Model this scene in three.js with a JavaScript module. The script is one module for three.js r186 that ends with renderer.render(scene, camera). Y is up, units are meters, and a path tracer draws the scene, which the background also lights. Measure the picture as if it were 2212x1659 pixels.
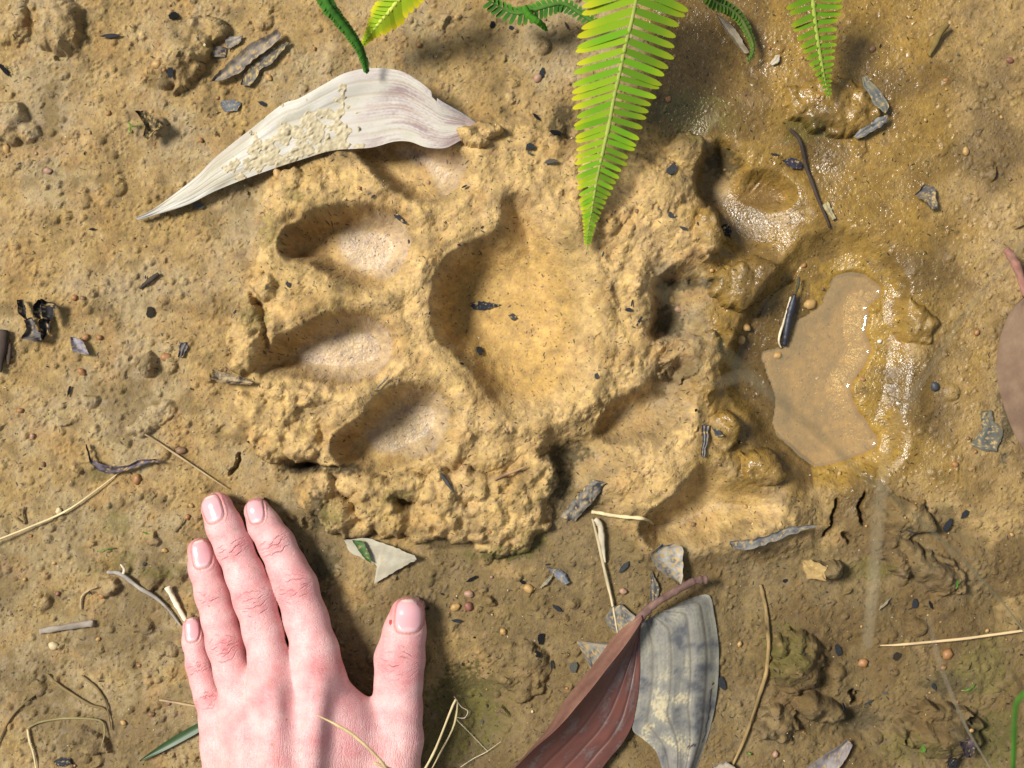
import * as THREE from 'three';
import { mergeGeometries, mergeVertices } from 'three/addons/utils/BufferGeometryUtils.js';

// ---------------------------------------------------------------- camera, sky, sun, exposure
const S = 0.39 / 2212, H = 0.55;                       // metres per reference unit on the ground, camera height
const scene = new THREE.Scene();
const camera = new THREE.PerspectiveCamera(2 * Math.atan(0.5 * 1659 * S / H) * 180 / Math.PI, 4 / 3, 0.01, 400);
camera.position.set(0, H, 0); camera.up.set(0, 0, -1); camera.lookAt(0, 0, 0);
camera.focus = 0.537; camera.userData.fStop = 6.5;

const renderer = new THREE.WebGLRenderer();
renderer.toneMapping = THREE.LinearToneMapping;
renderer.toneMappingExposure = 1.4;
renderer.shadowMap.enabled = true;

const SUN = new THREE.Vector3(-0.70, 0.97, -0.24).normalize();
const sky = (() => {                                   // bright, thinly veiled sky
  const w = 256, h = 128, d = new Float32Array(w * h * 4), v = new THREE.Vector3();
  for (let j = 0; j < h; j++) for (let i = 0; i < w; i++) {
    const th = (0.5 - (j + 0.5) / h) * Math.PI, ph = (i + 0.5) / w * 2 * Math.PI;
    v.set(-Math.cos(th) * Math.cos(ph), -Math.sin(th), -Math.cos(th) * Math.sin(ph)); v.y = Math.sin(-th);
    const up = Math.max(0, v.y), c = Math.max(0, v.dot(SUN));
    const a = Math.pow(1 - up, 2.2), glow = 0.55 * Math.pow(c, 6), k = 0.42;
    const o = (j * w + i) * 4;
    d[o] = k * (0.50 + 0.28 * a + glow); d[o + 1] = k * (0.58 + 0.26 * a + glow * 0.96); d[o + 2] = k * (0.70 + 0.18 * a + glow * 0.88); d[o + 3] = 1;
    if (v.y < -0.02) { d[o] *= 0.35; d[o + 1] *= 0.3; d[o + 2] *= 0.2; }
  }
  const t = new THREE.DataTexture(d, w, h, THREE.RGBAFormat, THREE.FloatType);
  t.mapping = THREE.EquirectangularReflectionMapping; t.magFilter = THREE.LinearFilter; t.needsUpdate = true;
  return t;
})();
scene.background = sky; scene.environment = sky; scene.environmentIntensity = 1; scene.backgroundIntensity = 1;
const sun = new THREE.DirectionalLight(new THREE.Color(1, 0.965, 0.90), 4.7);
sun.position.copy(SUN).multiplyScalar(1.5); sun.castShadow = true; sun.shadow.radius = 28;
sun.shadow.mapSize.set(2048, 2048);
Object.assign(sun.shadow.camera, { left: -0.4, right: 0.4, top: 0.4, bottom: -0.4, near: 0.1, far: 4 });
scene.add(sun); scene.add(sun.target);

// ---------------------------------------------------------------- maths helpers
const X = (px) => (px - 1106) * S, Z = (py) => (py - 829.5) * S;
const PX = (x) => x / S + 1106, PY = (z) => z / S + 829.5;
const at = (px, py, y) => { const k = (H - y) / H; return [X(px) * k, y, Z(py) * k]; };
const clamp = (v, a, b) => v < a ? a : v > b ? b : v, lerp = (a, b, t) => a + (b - a) * t;
const ss = (a, b, x) => { const t = clamp((x - a) / (b - a), 0, 1); return t * t * (3 - 2 * t); };
const rng = (s) => () => { s |= 0; s = s + 0x6D2B79F5 | 0; let t = Math.imul(s ^ s >>> 15, 1 | s); t = t + Math.imul(t ^ t >>> 7, 61 | t) ^ t; return ((t ^ t >>> 14) >>> 0) / 4294967296; };
const PERM = new Uint8Array(512), GX = new Float32Array(256), GY = new Float32Array(256), RV = new Float32Array(256);
{ const r = rng(77), p = [...Array(256).keys()]; for (let i = 255; i > 0; i--) { const j = (r() * (i + 1)) | 0; [p[i], p[j]] = [p[j], p[i]]; }
  for (let i = 0; i < 512; i++) PERM[i] = p[i & 255];
  for (let i = 0; i < 256; i++) { const a = r() * 6.2832; GX[i] = Math.cos(a); GY[i] = Math.sin(a); RV[i] = r(); } }
const hash = (i, j, k = 0) => PERM[(PERM[(PERM[(i & 255)] + j) & 255] + k) & 255];
const rnd = (i, j, k) => RV[hash(i, j, k)];
function noise(x, y, k = 0) {                          // gradient noise, about -0.7..0.7
  const i = Math.floor(x), j = Math.floor(y), fx = x - i, fy = y - j;
  const u = fx * fx * fx * (fx * (fx * 6 - 15) + 10), v = fy * fy * fy * (fy * (fy * 6 - 15) + 10);
  const g = (a, b) => { const h = hash(i + a, j + b, k); return GX[h] * (fx - a) + GY[h] * (fy - b); };
  const a = g(0, 0), b = g(1, 0), c = g(0, 1), d = g(1, 1);
  return a + u * (b - a) + v * (c - a + u * (a - b - c + d));
}
function fbm(x, y, o, k = 0) { let s = 0, a = 1; for (let n = 0; n < o; n++) { s += a * noise(x, y, k + n * 7); a *= 0.5; x *= 2.03; y *= 2.03; } return s; }
function crumbs(px, py, cell, k, dens) {               // height of scattered round crumbs, in units of the cell
  const gx = px / cell, gy = py / cell, i = Math.floor(gx), j = Math.floor(gy); let m = 0;
  for (let a = -1; a < 2; a++) for (let b = -1; b < 2; b++) {
    if (rnd(i + a, j + b, k) > dens) continue;
    const r = 0.22 + 0.42 * rnd(i + a, j + b, k + 3), dx = gx - i - a - rnd(i + a, j + b, k + 1), dy = gy - j - b - rnd(i + a, j + b, k + 2);
    const q = 1 - (dx * dx * (0.7 + 0.6 * rnd(i + a, j + b, k + 4)) + dy * dy) / (r * r);
    if (q > 0) { const h = Math.sqrt(q) * r * (0.5 + 0.6 * rnd(i + a, j + b, k + 5)); if (h > m) m = h; }
  }
  return m;
}
function spline(pts, n, closed) {
  const out = [], L = pts.length, g = (i) => closed ? pts[(i + L) % L] : pts[clamp(i, 0, L - 1)];
  for (let i = 0; i < (closed ? L : L - 1); i++) {
    const a = g(i - 1), b = g(i), c = g(i + 1), d = g(i + 2);
    for (let s = 0; s < n; s++) { const t = s / n; out.push(b.map((_, q) => 0.5 * (2 * b[q] + (c[q] - a[q]) * t + (2 * a[q] - 5 * b[q] + 4 * c[q] - d[q]) * t * t + (3 * b[q] - a[q] - 3 * c[q] + d[q]) * t * t * t))); }
  }
  if (!closed) out.push(pts[L - 1].slice());
  return out;
}
class Field {                                          // signed distance (reference units) to a rounded outline, kept on a raster
  constructor(pts, margin = 120, step = 3) {
    const P = spline(pts, 4, true); this.P = P; this.m = margin; this.s = step;
    let x0 = 1e9, y0 = 1e9, x1 = -1e9, y1 = -1e9;
    for (const [x, y] of P) { x0 = Math.min(x0, x); x1 = Math.max(x1, x); y0 = Math.min(y0, y); y1 = Math.max(y1, y); }
    this.c = [(x0 + x1) / 2, (y0 + y1) / 2]; this.b = [x0, y0, x1, y1];
    this.x0 = x0 - margin; this.y0 = y0 - margin; this.w = Math.ceil((x1 - x0 + 2 * margin) / step) + 2; this.h = Math.ceil((y1 - y0 + 2 * margin) / step) + 2;
    this.d = new Float32Array(this.w * this.h);
    for (let j = 0; j < this.h; j++) for (let i = 0; i < this.w; i++) {
      const x = this.x0 + i * step, y = this.y0 + j * step; let m = 1e9, inside = false;
      for (let k = 0, q = P.length - 1; k < P.length; q = k++) {
        const ax = P[q][0], ay = P[q][1], bx = P[k][0] - ax, by = P[k][1] - ay, t = clamp(((x - ax) * bx + (y - ay) * by) / (bx * bx + by * by + 1e-9), 0, 1), dx = x - ax - bx * t, dy = y - ay - by * t, e = dx * dx + dy * dy;
        if (e < m) m = e;
        if ((P[k][1] > y) !== (ay > y) && x < (P[q][0] - P[k][0]) * (y - P[k][1]) / (ay - P[k][1]) + P[k][0]) inside = !inside;
      }
      this.d[j * this.w + i] = inside ? -Math.sqrt(m) : Math.sqrt(m);
    }
  }
  at(px, py) {
    const x = (px - this.x0) / this.s, y = (py - this.y0) / this.s;
    if (x < 0 || y < 0 || x >= this.w - 1 || y >= this.h - 1) return this.m;
    const i = x | 0, j = y | 0, u = x - i, v = y - j, o = j * this.w + i, d = this.d;
    return Math.min(this.m, (d[o] * (1 - u) + d[o + 1] * u) * (1 - v) + (d[o + this.w] * (1 - u) + d[o + this.w + 1] * u) * v);
  }
}
// zoom windows used when measuring: reference units from window units
const win = (x0, y0, w, out) => { const k = w / out * 0.8848; return (...a) => { const r = []; for (let i = 0; i < a.length; i += 2) r.push([x0 * 0.8848 + a[i] * k, y0 * 0.8848 + a[i + 1] * k]); return r; }; };
const r1 = win(0, 0, 850, 2203), r2 = win(800, 0, 850, 2203), r3 = win(1600, 0, 900, 2212), r4 = win(0, 600, 850, 2203), r5 = win(600, 350, 850, 2203), r6 = win(1400, 500, 850, 2203),
  r7 = win(2100, 550, 400, 1021), r8 = win(1100, 1200, 850, 2089), rb = win(1800, 1200, 700, 1720), rc = win(0, 1200, 550, 1352), rd = win(700, 900, 800, 2212), pp = (...a) => { const r = []; for (let i = 0; i < a.length; i += 2) r.push([a[i], a[i + 1]]); return r; };

// ---------------------------------------------------------------- the ground's shape
const plateau = new Field(pp(600, 395, 575, 470, 560, 560, 548, 640, 556, 740, 530, 830, 512, 905, 545, 925, 612, 950, 670, 980, 720, 1012, 820, 1026, 950, 1018, 1060, 1020, 1130, 1020, 1175, 1000, 1195, 970, 1260, 930, 1330, 880, 1400, 850, 1420, 770, 1430, 690, 1425, 590, 1500, 560, 1550, 540, 1520, 450, 1500, 370, 1440, 320, 1330, 290, 1220, 300, 1130, 275, 1040, 275, 960, 290, 850, 310, 740, 335, 660, 370), 200);
const outer = new Field(pp(1290, 990, 1330, 930, 1420, 880, 1480, 800, 1545, 760, 1560, 860, 1570, 930, 1640, 1000, 1720, 1050, 1770, 1100, 1740, 1180, 1600, 1200, 1450, 1210, 1380, 1200, 1330, 1120, 1270, 1060), 160);
// pits: [outline, depth in mm at the middle, slope of the floor per unit x and y, wall width left, wall width right, lip, roughness left in it]
const toeA = r5(700, 40, 760, 120, 840, 210, 950, 300, 1080, 370, 1210, 375, 1310, 330, 1390, 210, 1405, 120, 1330, 50, 1250, 0, 1100, -60, 900, -80, 740, -40);
const toeB = r5(250, 620, 290, 560, 400, 500, 500, 455, 600, 425, 820, 420, 950, 460, 1030, 540, 1055, 640, 1010, 770, 950, 860, 860, 915, 700, 900, 550, 830, 430, 760, 300, 740, 250, 690);
const toeC = r5(150, 1380, 170, 1310, 230, 1245, 370, 1190, 480, 1130, 600, 1090, 720, 1080, 830, 1110, 910, 1180, 940, 1270, 920, 1370, 870, 1440, 800, 1480, 640, 1510, 450, 1490, 300, 1455, 170, 1430);
const toeD = rd(345, 470, 450, 390, 550, 320, 620, 230, 700, 170, 800, 125, 940, 120, 1040, 150, 1095, 240, 1115, 360, 1070, 460, 1020, 545, 900, 600, 740, 660, 600, 690, 480, 665, 380, 630, 340, 560);
const padO = pp(1087, 480, 1084, 453, 1104, 430, 1140, 440, 1180, 470, 1225, 520, 1262, 590, 1275, 650, 1270, 710, 1262, 770, 1250, 830, 1220, 868, 1170, 885, 1120, 882, 1075, 865, 1045, 830, 1020, 795, 985, 762, 955, 735, 943, 700, 941, 650, 950, 600, 975, 562, 1010, 537, 1050, 518, 1080, 502);
const toeE = r3(260, 1000, 310, 920, 380, 850, 450, 880, 520, 960, 600, 1040, 700, 1060, 790, 1130, 850, 1250, 865, 1400, 840, 1500, 740, 1555, 560, 1540, 440, 1470, 390, 1400, 330, 1250, 240, 1130);
const padR = pp(1745, 515, 1830, 495, 1900, 530, 1955, 600, 1975, 700, 1955, 850, 1935, 960, 1905, 1010, 1800, 1030, 1720, 1000, 1660, 930, 1590, 870, 1562, 800, 1600, 700, 1650, 620, 1700, 560);
const holeF = r6(500, 500, 570, 460, 650, 400, 760, 410, 790, 470, 770, 540, 730, 650, 780, 740, 780, 800, 620, 830, 490, 835, 510, 700, 505, 600);
const holeG = r6(150, 1450, 180, 1350, 260, 1250, 400, 1180, 520, 1100, 600, 1010, 680, 980, 710, 1060, 690, 1150, 720, 1230, 640, 1330, 500, 1430, 350, 1490, 230, 1500);
const holeH = pp(1380, 1145, 1400, 1105, 1440, 1075, 1480, 1035, 1505, 1005, 1545, 1010, 1600, 1038, 1650, 1060, 1685, 1085, 1665, 1120, 1600, 1148, 1540, 1165, 1480, 1185, 1415, 1185);
const puddleO = r6(1700, 455, 1810, 430, 1900, 470, 1970, 535, 1930, 590, 1885, 640, 1890, 700, 1872, 800, 1902, 890, 1890, 960, 1830, 1050, 1790, 1110, 1770, 1180, 1800, 1280, 1850, 1350, 1900, 1430, 1945, 1485, 1925, 1535, 1850, 1570, 1740, 1610, 1640, 1640, 1560, 1640, 1480, 1590, 1420, 1530, 1340, 1470, 1290, 1400, 1310, 1290, 1310, 1200, 1280, 1130, 1240, 1000, 1230, 945, 1310, 920, 1390, 880, 1440, 740, 1510, 690, 1590, 640, 1640, 560);
const pits = [
  [toeA, 9.5, 0.018, -0.010, 34, 50, 1.8, 0.10], [toeB, 9.8, 0.020, 0, 30, 54, 2.2, 0.10], [toeC, 10, 0.014, 0, 30, 46, 2.2, 0.08], [toeD, 9.4, 0.014, 0, 30, 50, 2.0, 0.08],
  [padO, 10.4, 0.036, 0, 60, 190, 1.4, 0.15], [toeE, 10, 0.050, 0, 30, 120, 0.6, 0.5], [padR, 11, 0.012, 0, 70, 110, 0.6, 0.8], [holeF, 11, 0.03, 0, 22, 60, 0.2, 1.2], [holeG, 6, 0.02, -0.03, 38, 60, 0.4, 1.0], [holeH, 6, 0.020, -0.02, 56, 90, 0.8, 0.3],
].map(([o, depth, sx, sy, wl, wr, lip, rough]) => ({ f: new Field(o, 110, 2.5), depth, sx, sy, wl, wr, lip, rough }));
const puddleF = new Field(puddleO, 90, 2.5), WATER = -10.6;           // mm
const poolF = new Field(r3(470, 1190, 540, 1120, 620, 1080, 700, 1090, 790, 1150, 765, 1185, 680, 1205, 600, 1215, 520, 1222), 60, 2.5), POOL = -9.4;
// clods: [x, y, rx, ry, turn, height mm, base mm]
const clods = [
  [135, 55, 52, 70, 0.1, 9, 0], [395, 120, 55, 82, 0.5, 8, 0], [455, 60, 40, 30, 0.2, 4, 0], [18, 265, 55, 48, 0.3, 6, 0], [60, 290, 30, 24, 0, 5, 0], [25, 40, 40, 60, 0, 3, 0], [320, 790, 17, 28, 0.2, 5, 0], [330, 905, 60, 26, -0.6, 3.2, 0], [330, 270, 32, 24, 0.5, 2.4, 0],
  [775, 1046, 52, 32, 0.1, 8, 1], [890, 1050, 56, 34, 0.1, 9, 1], [1085, 1052, 60, 36, 0.1, 9, 2], [1020, 304, 34, 18, 0.3, 4.5, 10], [1052, 292, 34, 18, 0, 4, 10],
  [690, 1062, 42, 50, 0.4, 9, 1], [735, 1112, 48, 44, 0.3, 10, 0], [815, 1078, 58, 58, 0, 11, 1], [845, 1118, 56, 44, 0.2, 9, 0], [775, 1140, 36, 24, 0.1, 6, 0], [905, 1135, 46, 36, 0.2, 7, 0], [960, 1085, 62, 80, 0.1, 12, 1], [985, 1140, 40, 34, 0.6, 8, 0], [1060, 1110, 76, 72, 0.2, 12, 0], [1128, 1105, 62, 70, 0, 11, 0], [1085, 1172, 66, 30, 0, 6, 0], [1150, 1030, 56, 56, 0, 9, 3], [1020, 1050, 50, 44, 0.3, 11, 2],
  [600, 890, 60, 92, 0.3, 9, 4], [536, 730, 40, 92, 0.1, 10, 3], [655, 950, 46, 50, 0.4, 9, 3], [595, 955, 50, 44, 0, 8, 2], [580, 620, 34, 30, 0.3, 6, 7], [545, 880, 36, 40, 0.2, 7, 2], [640, 870, 34, 60, 0.4, 6, 7], [690, 850, 66, 30, -0.2, 5, 8], [640, 420, 46, 52, 0.3, 6, 5], [700, 400, 40, 30, 0.3, 5, 6],
  [1480, 775, 62, 40, -0.6, 6, 6], [1520, 790, 34, 70, 0.1, 5, 5], [1590, 620, 62, 48, 0.2, 5, 4], [1640, 600, 40, 50, 0.2, 4, 3], [1480, 330, 40, 40, 0, 4, 4], [1530, 500, 36, 60, 0.2, 6, 7], [1640, 1010, 50, 40, 0.5, 6, 4], [1560, 930, 40, 44, 0.3, 5, 4],
  [1800, 230, 105, 60, 0.2, 6, -1], [1700, 690, 46, 30, -0.4, 4, -7], [1660, 760, 34, 40, 0.2, 5, -4], [1630, 730, 30, 26, 0.2, 5, -2], [1600, 800, 26, 30, 0, 4, -4], [1570, 740, 34, 30, 0.3, 4, 0], [1690, 850, 16, 14, 0, 3, -8], [1660, 950, 30, 34, 0.3, 5, -6],
  [1960, 690, 70, 44, 0.4, 5, -2], [1720, 1430, 60, 70, 0.1, 6, -1], [1790, 1230, 34, 22, 0.3, 5, 0], [2030, 1240, 70, 40, 0.5, 4, -1], [1960, 1120, 60, 40, 0.2, 3, 0], [1680, 1560, 50, 40, 0.1, 4, 0], [1770, 1530, 60, 30, 0.3, 4, -1], [2030, 1580, 90, 60, 0.1, 4, 0], [1950, 1200, 60, 40, 0.6, 3, 0],
  [350, 1240, 60, 20, -0.5, 2.5, 0], [405, 1225, 26, 36, 0.6, 4, 0], [345, 1410, 18, 14, 0, 2.2, 0], [325, 1395, 20, 16, 0.3, 2, 0], [365, 1450, 20, 20, 0, 2.5, 0], [230, 1270, 30, 22, 0.4, 3, 0], [190, 1600, 46, 26, 0.4, 3, 0], [1130, 1450, 60, 60, 0.4, 3.5, 0],
];
const dents = [[1850, 1400, 70, 60, 5], [1960, 1330, 60, 40, 3], [2150, 1300, 70, 50, 4], [1610, 1300, 40, 60, 3], [2080, 1160, 60, 30, 3], [330, 340, 90, 60, 2.5], [190, 190, 70, 60, 2.5], [250, 700, 90, 60, 2], [150, 1450, 100, 70, 2.5], [1455, 606, 13, 9, 9], [1497, 606, 8, 9, 9], [1438, 705, 9, 22, 7], [655, 1008, 30, 9, 7], [578, 770, 12, 60, 6], [700, 930, 14, 30, 5], [560, 660, 20, 14, 3], [1200, 930, 24, 60, 3], [1235, 975, 60, 40, 6], [1215, 1010, 40, 60, 5], [1850, 1570, 80, 46, 7], [1880, 1480, 60, 60, 3], [660, 1010, 34, 20, 6], [1240, 250, 40, 40, 4], [1230, 300, 26, 26, 5], [960, 1190, 60, 16, 3], [1010, 1540, 80, 100, 8], [690, 1130, 30, 40, 3], [1740, 360, 50, 30, 2], [2080, 1560, 60, 50, 3], [640, 480, 24, 18, 4], [1770, 620, 60, 50, 2], [1600, 150, 90, 50, 3]];
const cracks = [[rb(610, 60, 590, 130, 570, 200, 520, 270), 4, 5], [rb(765, 10, 750, 90, 762, 180), 4, 5], [rb(660, 260, 680, 300), 7, 4], [rb(700, 1220, 712, 1270, 740, 1230), 8, 5], [pp(655, 1005, 690, 1012, 730, 1003), 6, 5], [r4(1460, 1440, 1500, 1380, 1520, 1330), 5, 4]]
  .map(([p, w, d]) => ({ p: spline(p, 4, false), w, d }));
const segD = (px, py, P) => { let m = 1e9; for (let k = 1; k < P.length; k++) { const ax = P[k - 1][0], ay = P[k - 1][1], bx = P[k][0] - ax, by = P[k][1] - ay, t = clamp(((px - ax) * bx + (py - ay) * by) / (bx * bx + by * by + 1e-9), 0, 1), e = (px - ax - bx * t) ** 2 + (py - ay - by * t) ** 2; if (e < m) m = e; } return Math.sqrt(m); };
for (const c of cracks) { c.b = [1e9, 1e9, -1e9, -1e9]; for (const [x, y] of c.p) { c.b[0] = Math.min(c.b[0], x - 30); c.b[1] = Math.min(c.b[1], y - 30); c.b[2] = Math.max(c.b[2], x + 30); c.b[3] = Math.max(c.b[3], y + 30); } }

const shore = (px, py) => Math.max(ss(1745, 1815, px + 0.25 * (py - 800)), ss(930, 975, py));      // the steep side of the puddle
const g = { near: 1, smooth: 0, plat: 0, clod: 0, pit: -1, pud: 90 };      // what the last call found
function ground(px, py, fine = 1) {                    // height in mm
  const wx = px + 9 * noise(px / 34, py / 34, 11) + 5 * noise(px / 13, py / 13, 13), wy = py + 9 * noise(px / 34, py / 34, 17) + 5 * noise(px / 13, py / 13, 19);
  const sx = px + 3.5 * noise(px / 22, py / 22, 23), sy = py + 3.5 * noise(px / 22, py / 22, 29);
  let h = 2.6 * noise(px / 310, py / 310, 1) + 1.5 * noise(px / 120, py / 120, 2);
  const right = ss(1480, 1700, px + 60 * noise(px / 150, py / 150, 3));
  h -= 1.5 * right;
  const dm = plateau.at(wx, wy) - 14 * noise(px / 60, py / 60, 5), dp = Math.min(dm, outer.at(wx, wy) + 16); g.cake = ss(40, -48, Math.min(dm, dp + 45));
  const pl = ss(40, -48, dp); g.plat = pl;
  h += 8.6 * pl + 2.2 * ss(-20, -90, dp);
  for (const [x, y, rx, ry, d] of dents) { const a = (px - x) / rx, b = (py - y) / ry, e = a * a + b * b; if (e < 6) h -= d * Math.exp(-e * 1.3); }
  g.clod = 0;
  for (const [x, y, rx, ry, turn, hh, base] of clods) {
    const dx = wx - x, dy = wy - y; if (dx * dx + dy * dy > 22500) continue;
    const c = Math.cos(turn), s = Math.sin(turn), a = (dx * c + dy * s) / rx, b = (dy * c - dx * s) / ry, e = a * a + b * b + 0.55 * noise(px / 26, py / 26, 41) + 0.08 * noise(px / 11, py / 11, 42);
    if (e < 1) { const q = base + (x > 1640 && y > 1100 ? 1.6 : 1) * hh * Math.pow(1 - e, 0.42) + 0.6 * noise(px / 30, py / 30, 43); if (q > h) { g.clod = Math.max(g.clod, ss(0, 1.5, q - h)); h = q; } }
  }
  let rough = 1, smooth = 0, smear = 0, streak = 0; g.pit = -1;
  for (let k = 0; k < pits.length; k++) {
    const p = pits[k], d = p.f.at(sx, sy); if (d > 60) continue;
    if (k < 6 || k === 9) { const sm = ss(64, 20, d); if (sm > smear) smear = sm; if (d < 44) { const an = Math.atan2(py - p.f.c[1], px - p.f.c[0]), e = ss(44, 26, d) * ss(-46, -18, d); streak += e * (0.8 * noise(an * 6 + 3 * k, d / 40, 171) + 0.3 * noise(an * 17, d / 30 + k, 173)); } }
    h += p.lip * Math.exp(-(((d - 34) / 18) ** 2));
    const tx = ss(0, 1, (px - p.f.b[0]) / (p.f.b[2] - p.f.b[0])), w = lerp(p.wl, p.wr, tx), sh = lerp(12, 17, tx);
    if (d < sh) {
      const t = clamp(-d / w, 0, 1), q0 = sh / (sh + w), q = (sh - d) / (sh + w), prof = q >= 1 ? 1 : q < q0 ? 0.42 * Math.pow(q / q0, 2.2) * Math.min(1, q0 * 2.2) : lerp(0.42 * Math.min(1, q0 * 2.2), 1, 1 - Math.pow(1 - (q - q0) / (1 - q0), 2.2));
      const fl = -p.depth + p.sx * (px - p.f.c[0]) + p.sy * (py - p.f.c[1]) * 0.5 + 0.5 * noise(px / 60, py / 60, 47);
      h = lerp(h, Math.min(fl, h), prof); rough = Math.min(rough, lerp(1, p.rough, ss(-0.02, p.rough < 0.3 ? 0.16 : 0.5, t))); if (p.rough < 0.5 && t > 0.05) { smooth = Math.max(smooth, ss(0.05, 0.3, t)); g.pit = k; }
    }
  }
  if (g.pit < 0 && px > 1560 && px < 1640 && py > 850 && py < 940) rough = Math.max(rough, 1);
  const dq = puddleF.at(sx, sy); g.pud = dq;
  if (dq < 80) { const lev = dq < 0 ? WATER - 2.8 * ss(0, -46, dq) - 0.25 : WATER + lerp(0.035, 0.23, shore(px, py)) * Math.min(dq, 12) + 0.02 * dq; h = dq < 0 ? lev : lerp(lev, Math.max(h, lev), ss(4, 70, dq)); if (dq < 0) { rough = 0.15; smooth = 1; } }
  const dl = poolF.at(sx, sy);
  if (dl < 0) { h = Math.min(h, POOL - 0.9 * ss(0, -16, dl) - 0.1); rough = Math.min(rough, 0.3); smooth = 1; } else if (dl < 30) h = lerp(Math.min(h, POOL + 0.06 * dl), h, ss(0, 30, dl));
  g.smooth = smooth;
  for (const c of cracks) if (px > c.b[0] && px < c.b[2] && py > c.b[1] && py < c.b[3]) { const d = segD(wx, wy, c.p); h -= c.d * (1 - ss(c.w * 0.3, c.w * 1.3, d)); }
  if (fine) {
    rough *= lerp(1, 0.42, wetness(px, py)); const rough0 = rough; rough *= lerp(1, 0.45, smear * (1 - 0.6 * g.clod)); h += 0.75 * streak + pl * rough0 * 3.4 * noise(px / 105, py / 105, 58);
    const torn = clamp(Math.max(pl * (0.55 + 0.9 * Math.abs(noise(px / 130, py / 130, 57))), 0.95 * g.clod), 0, 1), patch = ss(-0.12, 0.32, fbm(px / 110, py / 110, 2, 51)), wetp = ss(1500, 1640, px + 80 * noise(px / 150, py / 150, 3));
    const a = lerp(rough, rough0, 0.6) * lerp(lerp(0.35, 0.8, patch), 1.0, torn), b = rough * lerp(lerp(0.12, 0.5, patch), 1, torn);
    const wild = 1 + 1.2 * ss(1480, 1700, px) * ss(1080, 1250, py);
    h += a * wild * (lerp(1.3, 5.2, torn) * (Math.abs(noise(px / 74, py / 74, 59)) - 0.2) + lerp(0.9, 2.7, torn) * (1 - 0.55 * g.clod) * (Math.abs(noise(px / 36, py / 36, 61)) - 0.2) + lerp(0.45, 0.7, torn) * (1 - 0.4 * g.clod) * noise(px / 17, py / 17, 63));
    h += b * (0.36 * (Math.abs(noise(px / 9.5, py / 9.5, 67)) - 0.2) + 0.2 * noise(px / 4.8, py / 4.8, 71)) + rough * 0.09 * noise(px / 2.5, py / 2.5, 73);
    if (rough > 0.3) {
      const m1 = ss(0.02, 0.4, fbm(px / 75, py / 75, 2, 83)), m2 = ss(-0.05, 0.4, fbm(px / 55, py / 55, 2, 85)), dry = ss(700, 300, px);
      h += rough * (crumbs(px, py, 34, 91, 0.01 + 0.10 * m1) * 34 * 0.14 + crumbs(px + 7, py, 16, 101, 0.02 + 0.22 * m1 + 0.12 * dry) * 16 * 0.15 + crumbs(px, py + 5, 8, 111, 0.10 + 0.5 * m2) * 8 * 0.16);
    } else h += rough * 0.5 * crumbs(px, py, 9, 117, 0.15);
  }
  return h;
}
const gy = (px, py) => ground(px, py) * 0.001;
const gs = (px, py, r = 10) => { let s = 0; for (let k = 0; k < 8; k++) s += ground(px + r * Math.cos(k * 0.785), py + r * Math.sin(k * 0.785), 0); return (s / 8 + 0.4) * 0.001; };

// ---------------------------------------------------------------- textures shared by mud-like things
function lattice(n, cells, seed) {                     // tileable smooth noise, 0..1
  const r = rng(seed), L = new Float32Array(cells * cells).map(() => r()), out = new Float32Array(n * n), fx = new Float32Array(n), ix = new Int32Array(n);
  for (let i = 0; i < n; i++) { const x = i / n * cells; ix[i] = x | 0; const f = x - ix[i]; fx[i] = f * f * (3 - 2 * f); }
  for (let j = 0; j < n; j++) { const a = ix[j] * cells, b = ((ix[j] + 1) % cells) * cells, v = fx[j];
    for (let i = 0; i < n; i++) { const c = ix[i], d = (c + 1) % cells, u = fx[i]; out[j * n + i] = (L[a + c] * (1 - u) + L[a + d] * u) * (1 - v) + (L[b + c] * (1 - u) + L[b + d] * u) * v; } }
  return out;
}
const texOf = (data, w, h, srgb) => { const t = new THREE.DataTexture(data, w, h, THREE.RGBAFormat, THREE.UnsignedByteType); t.wrapS = t.wrapT = THREE.RepeatWrapping; t.magFilter = THREE.LinearFilter; t.minFilter = THREE.LinearMipmapLinearFilter; if (srgb) t.colorSpace = THREE.SRGBColorSpace; t.needsUpdate = true; return t; };
const GRAIN = 0.17;                                    // metres covered by one tile
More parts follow.
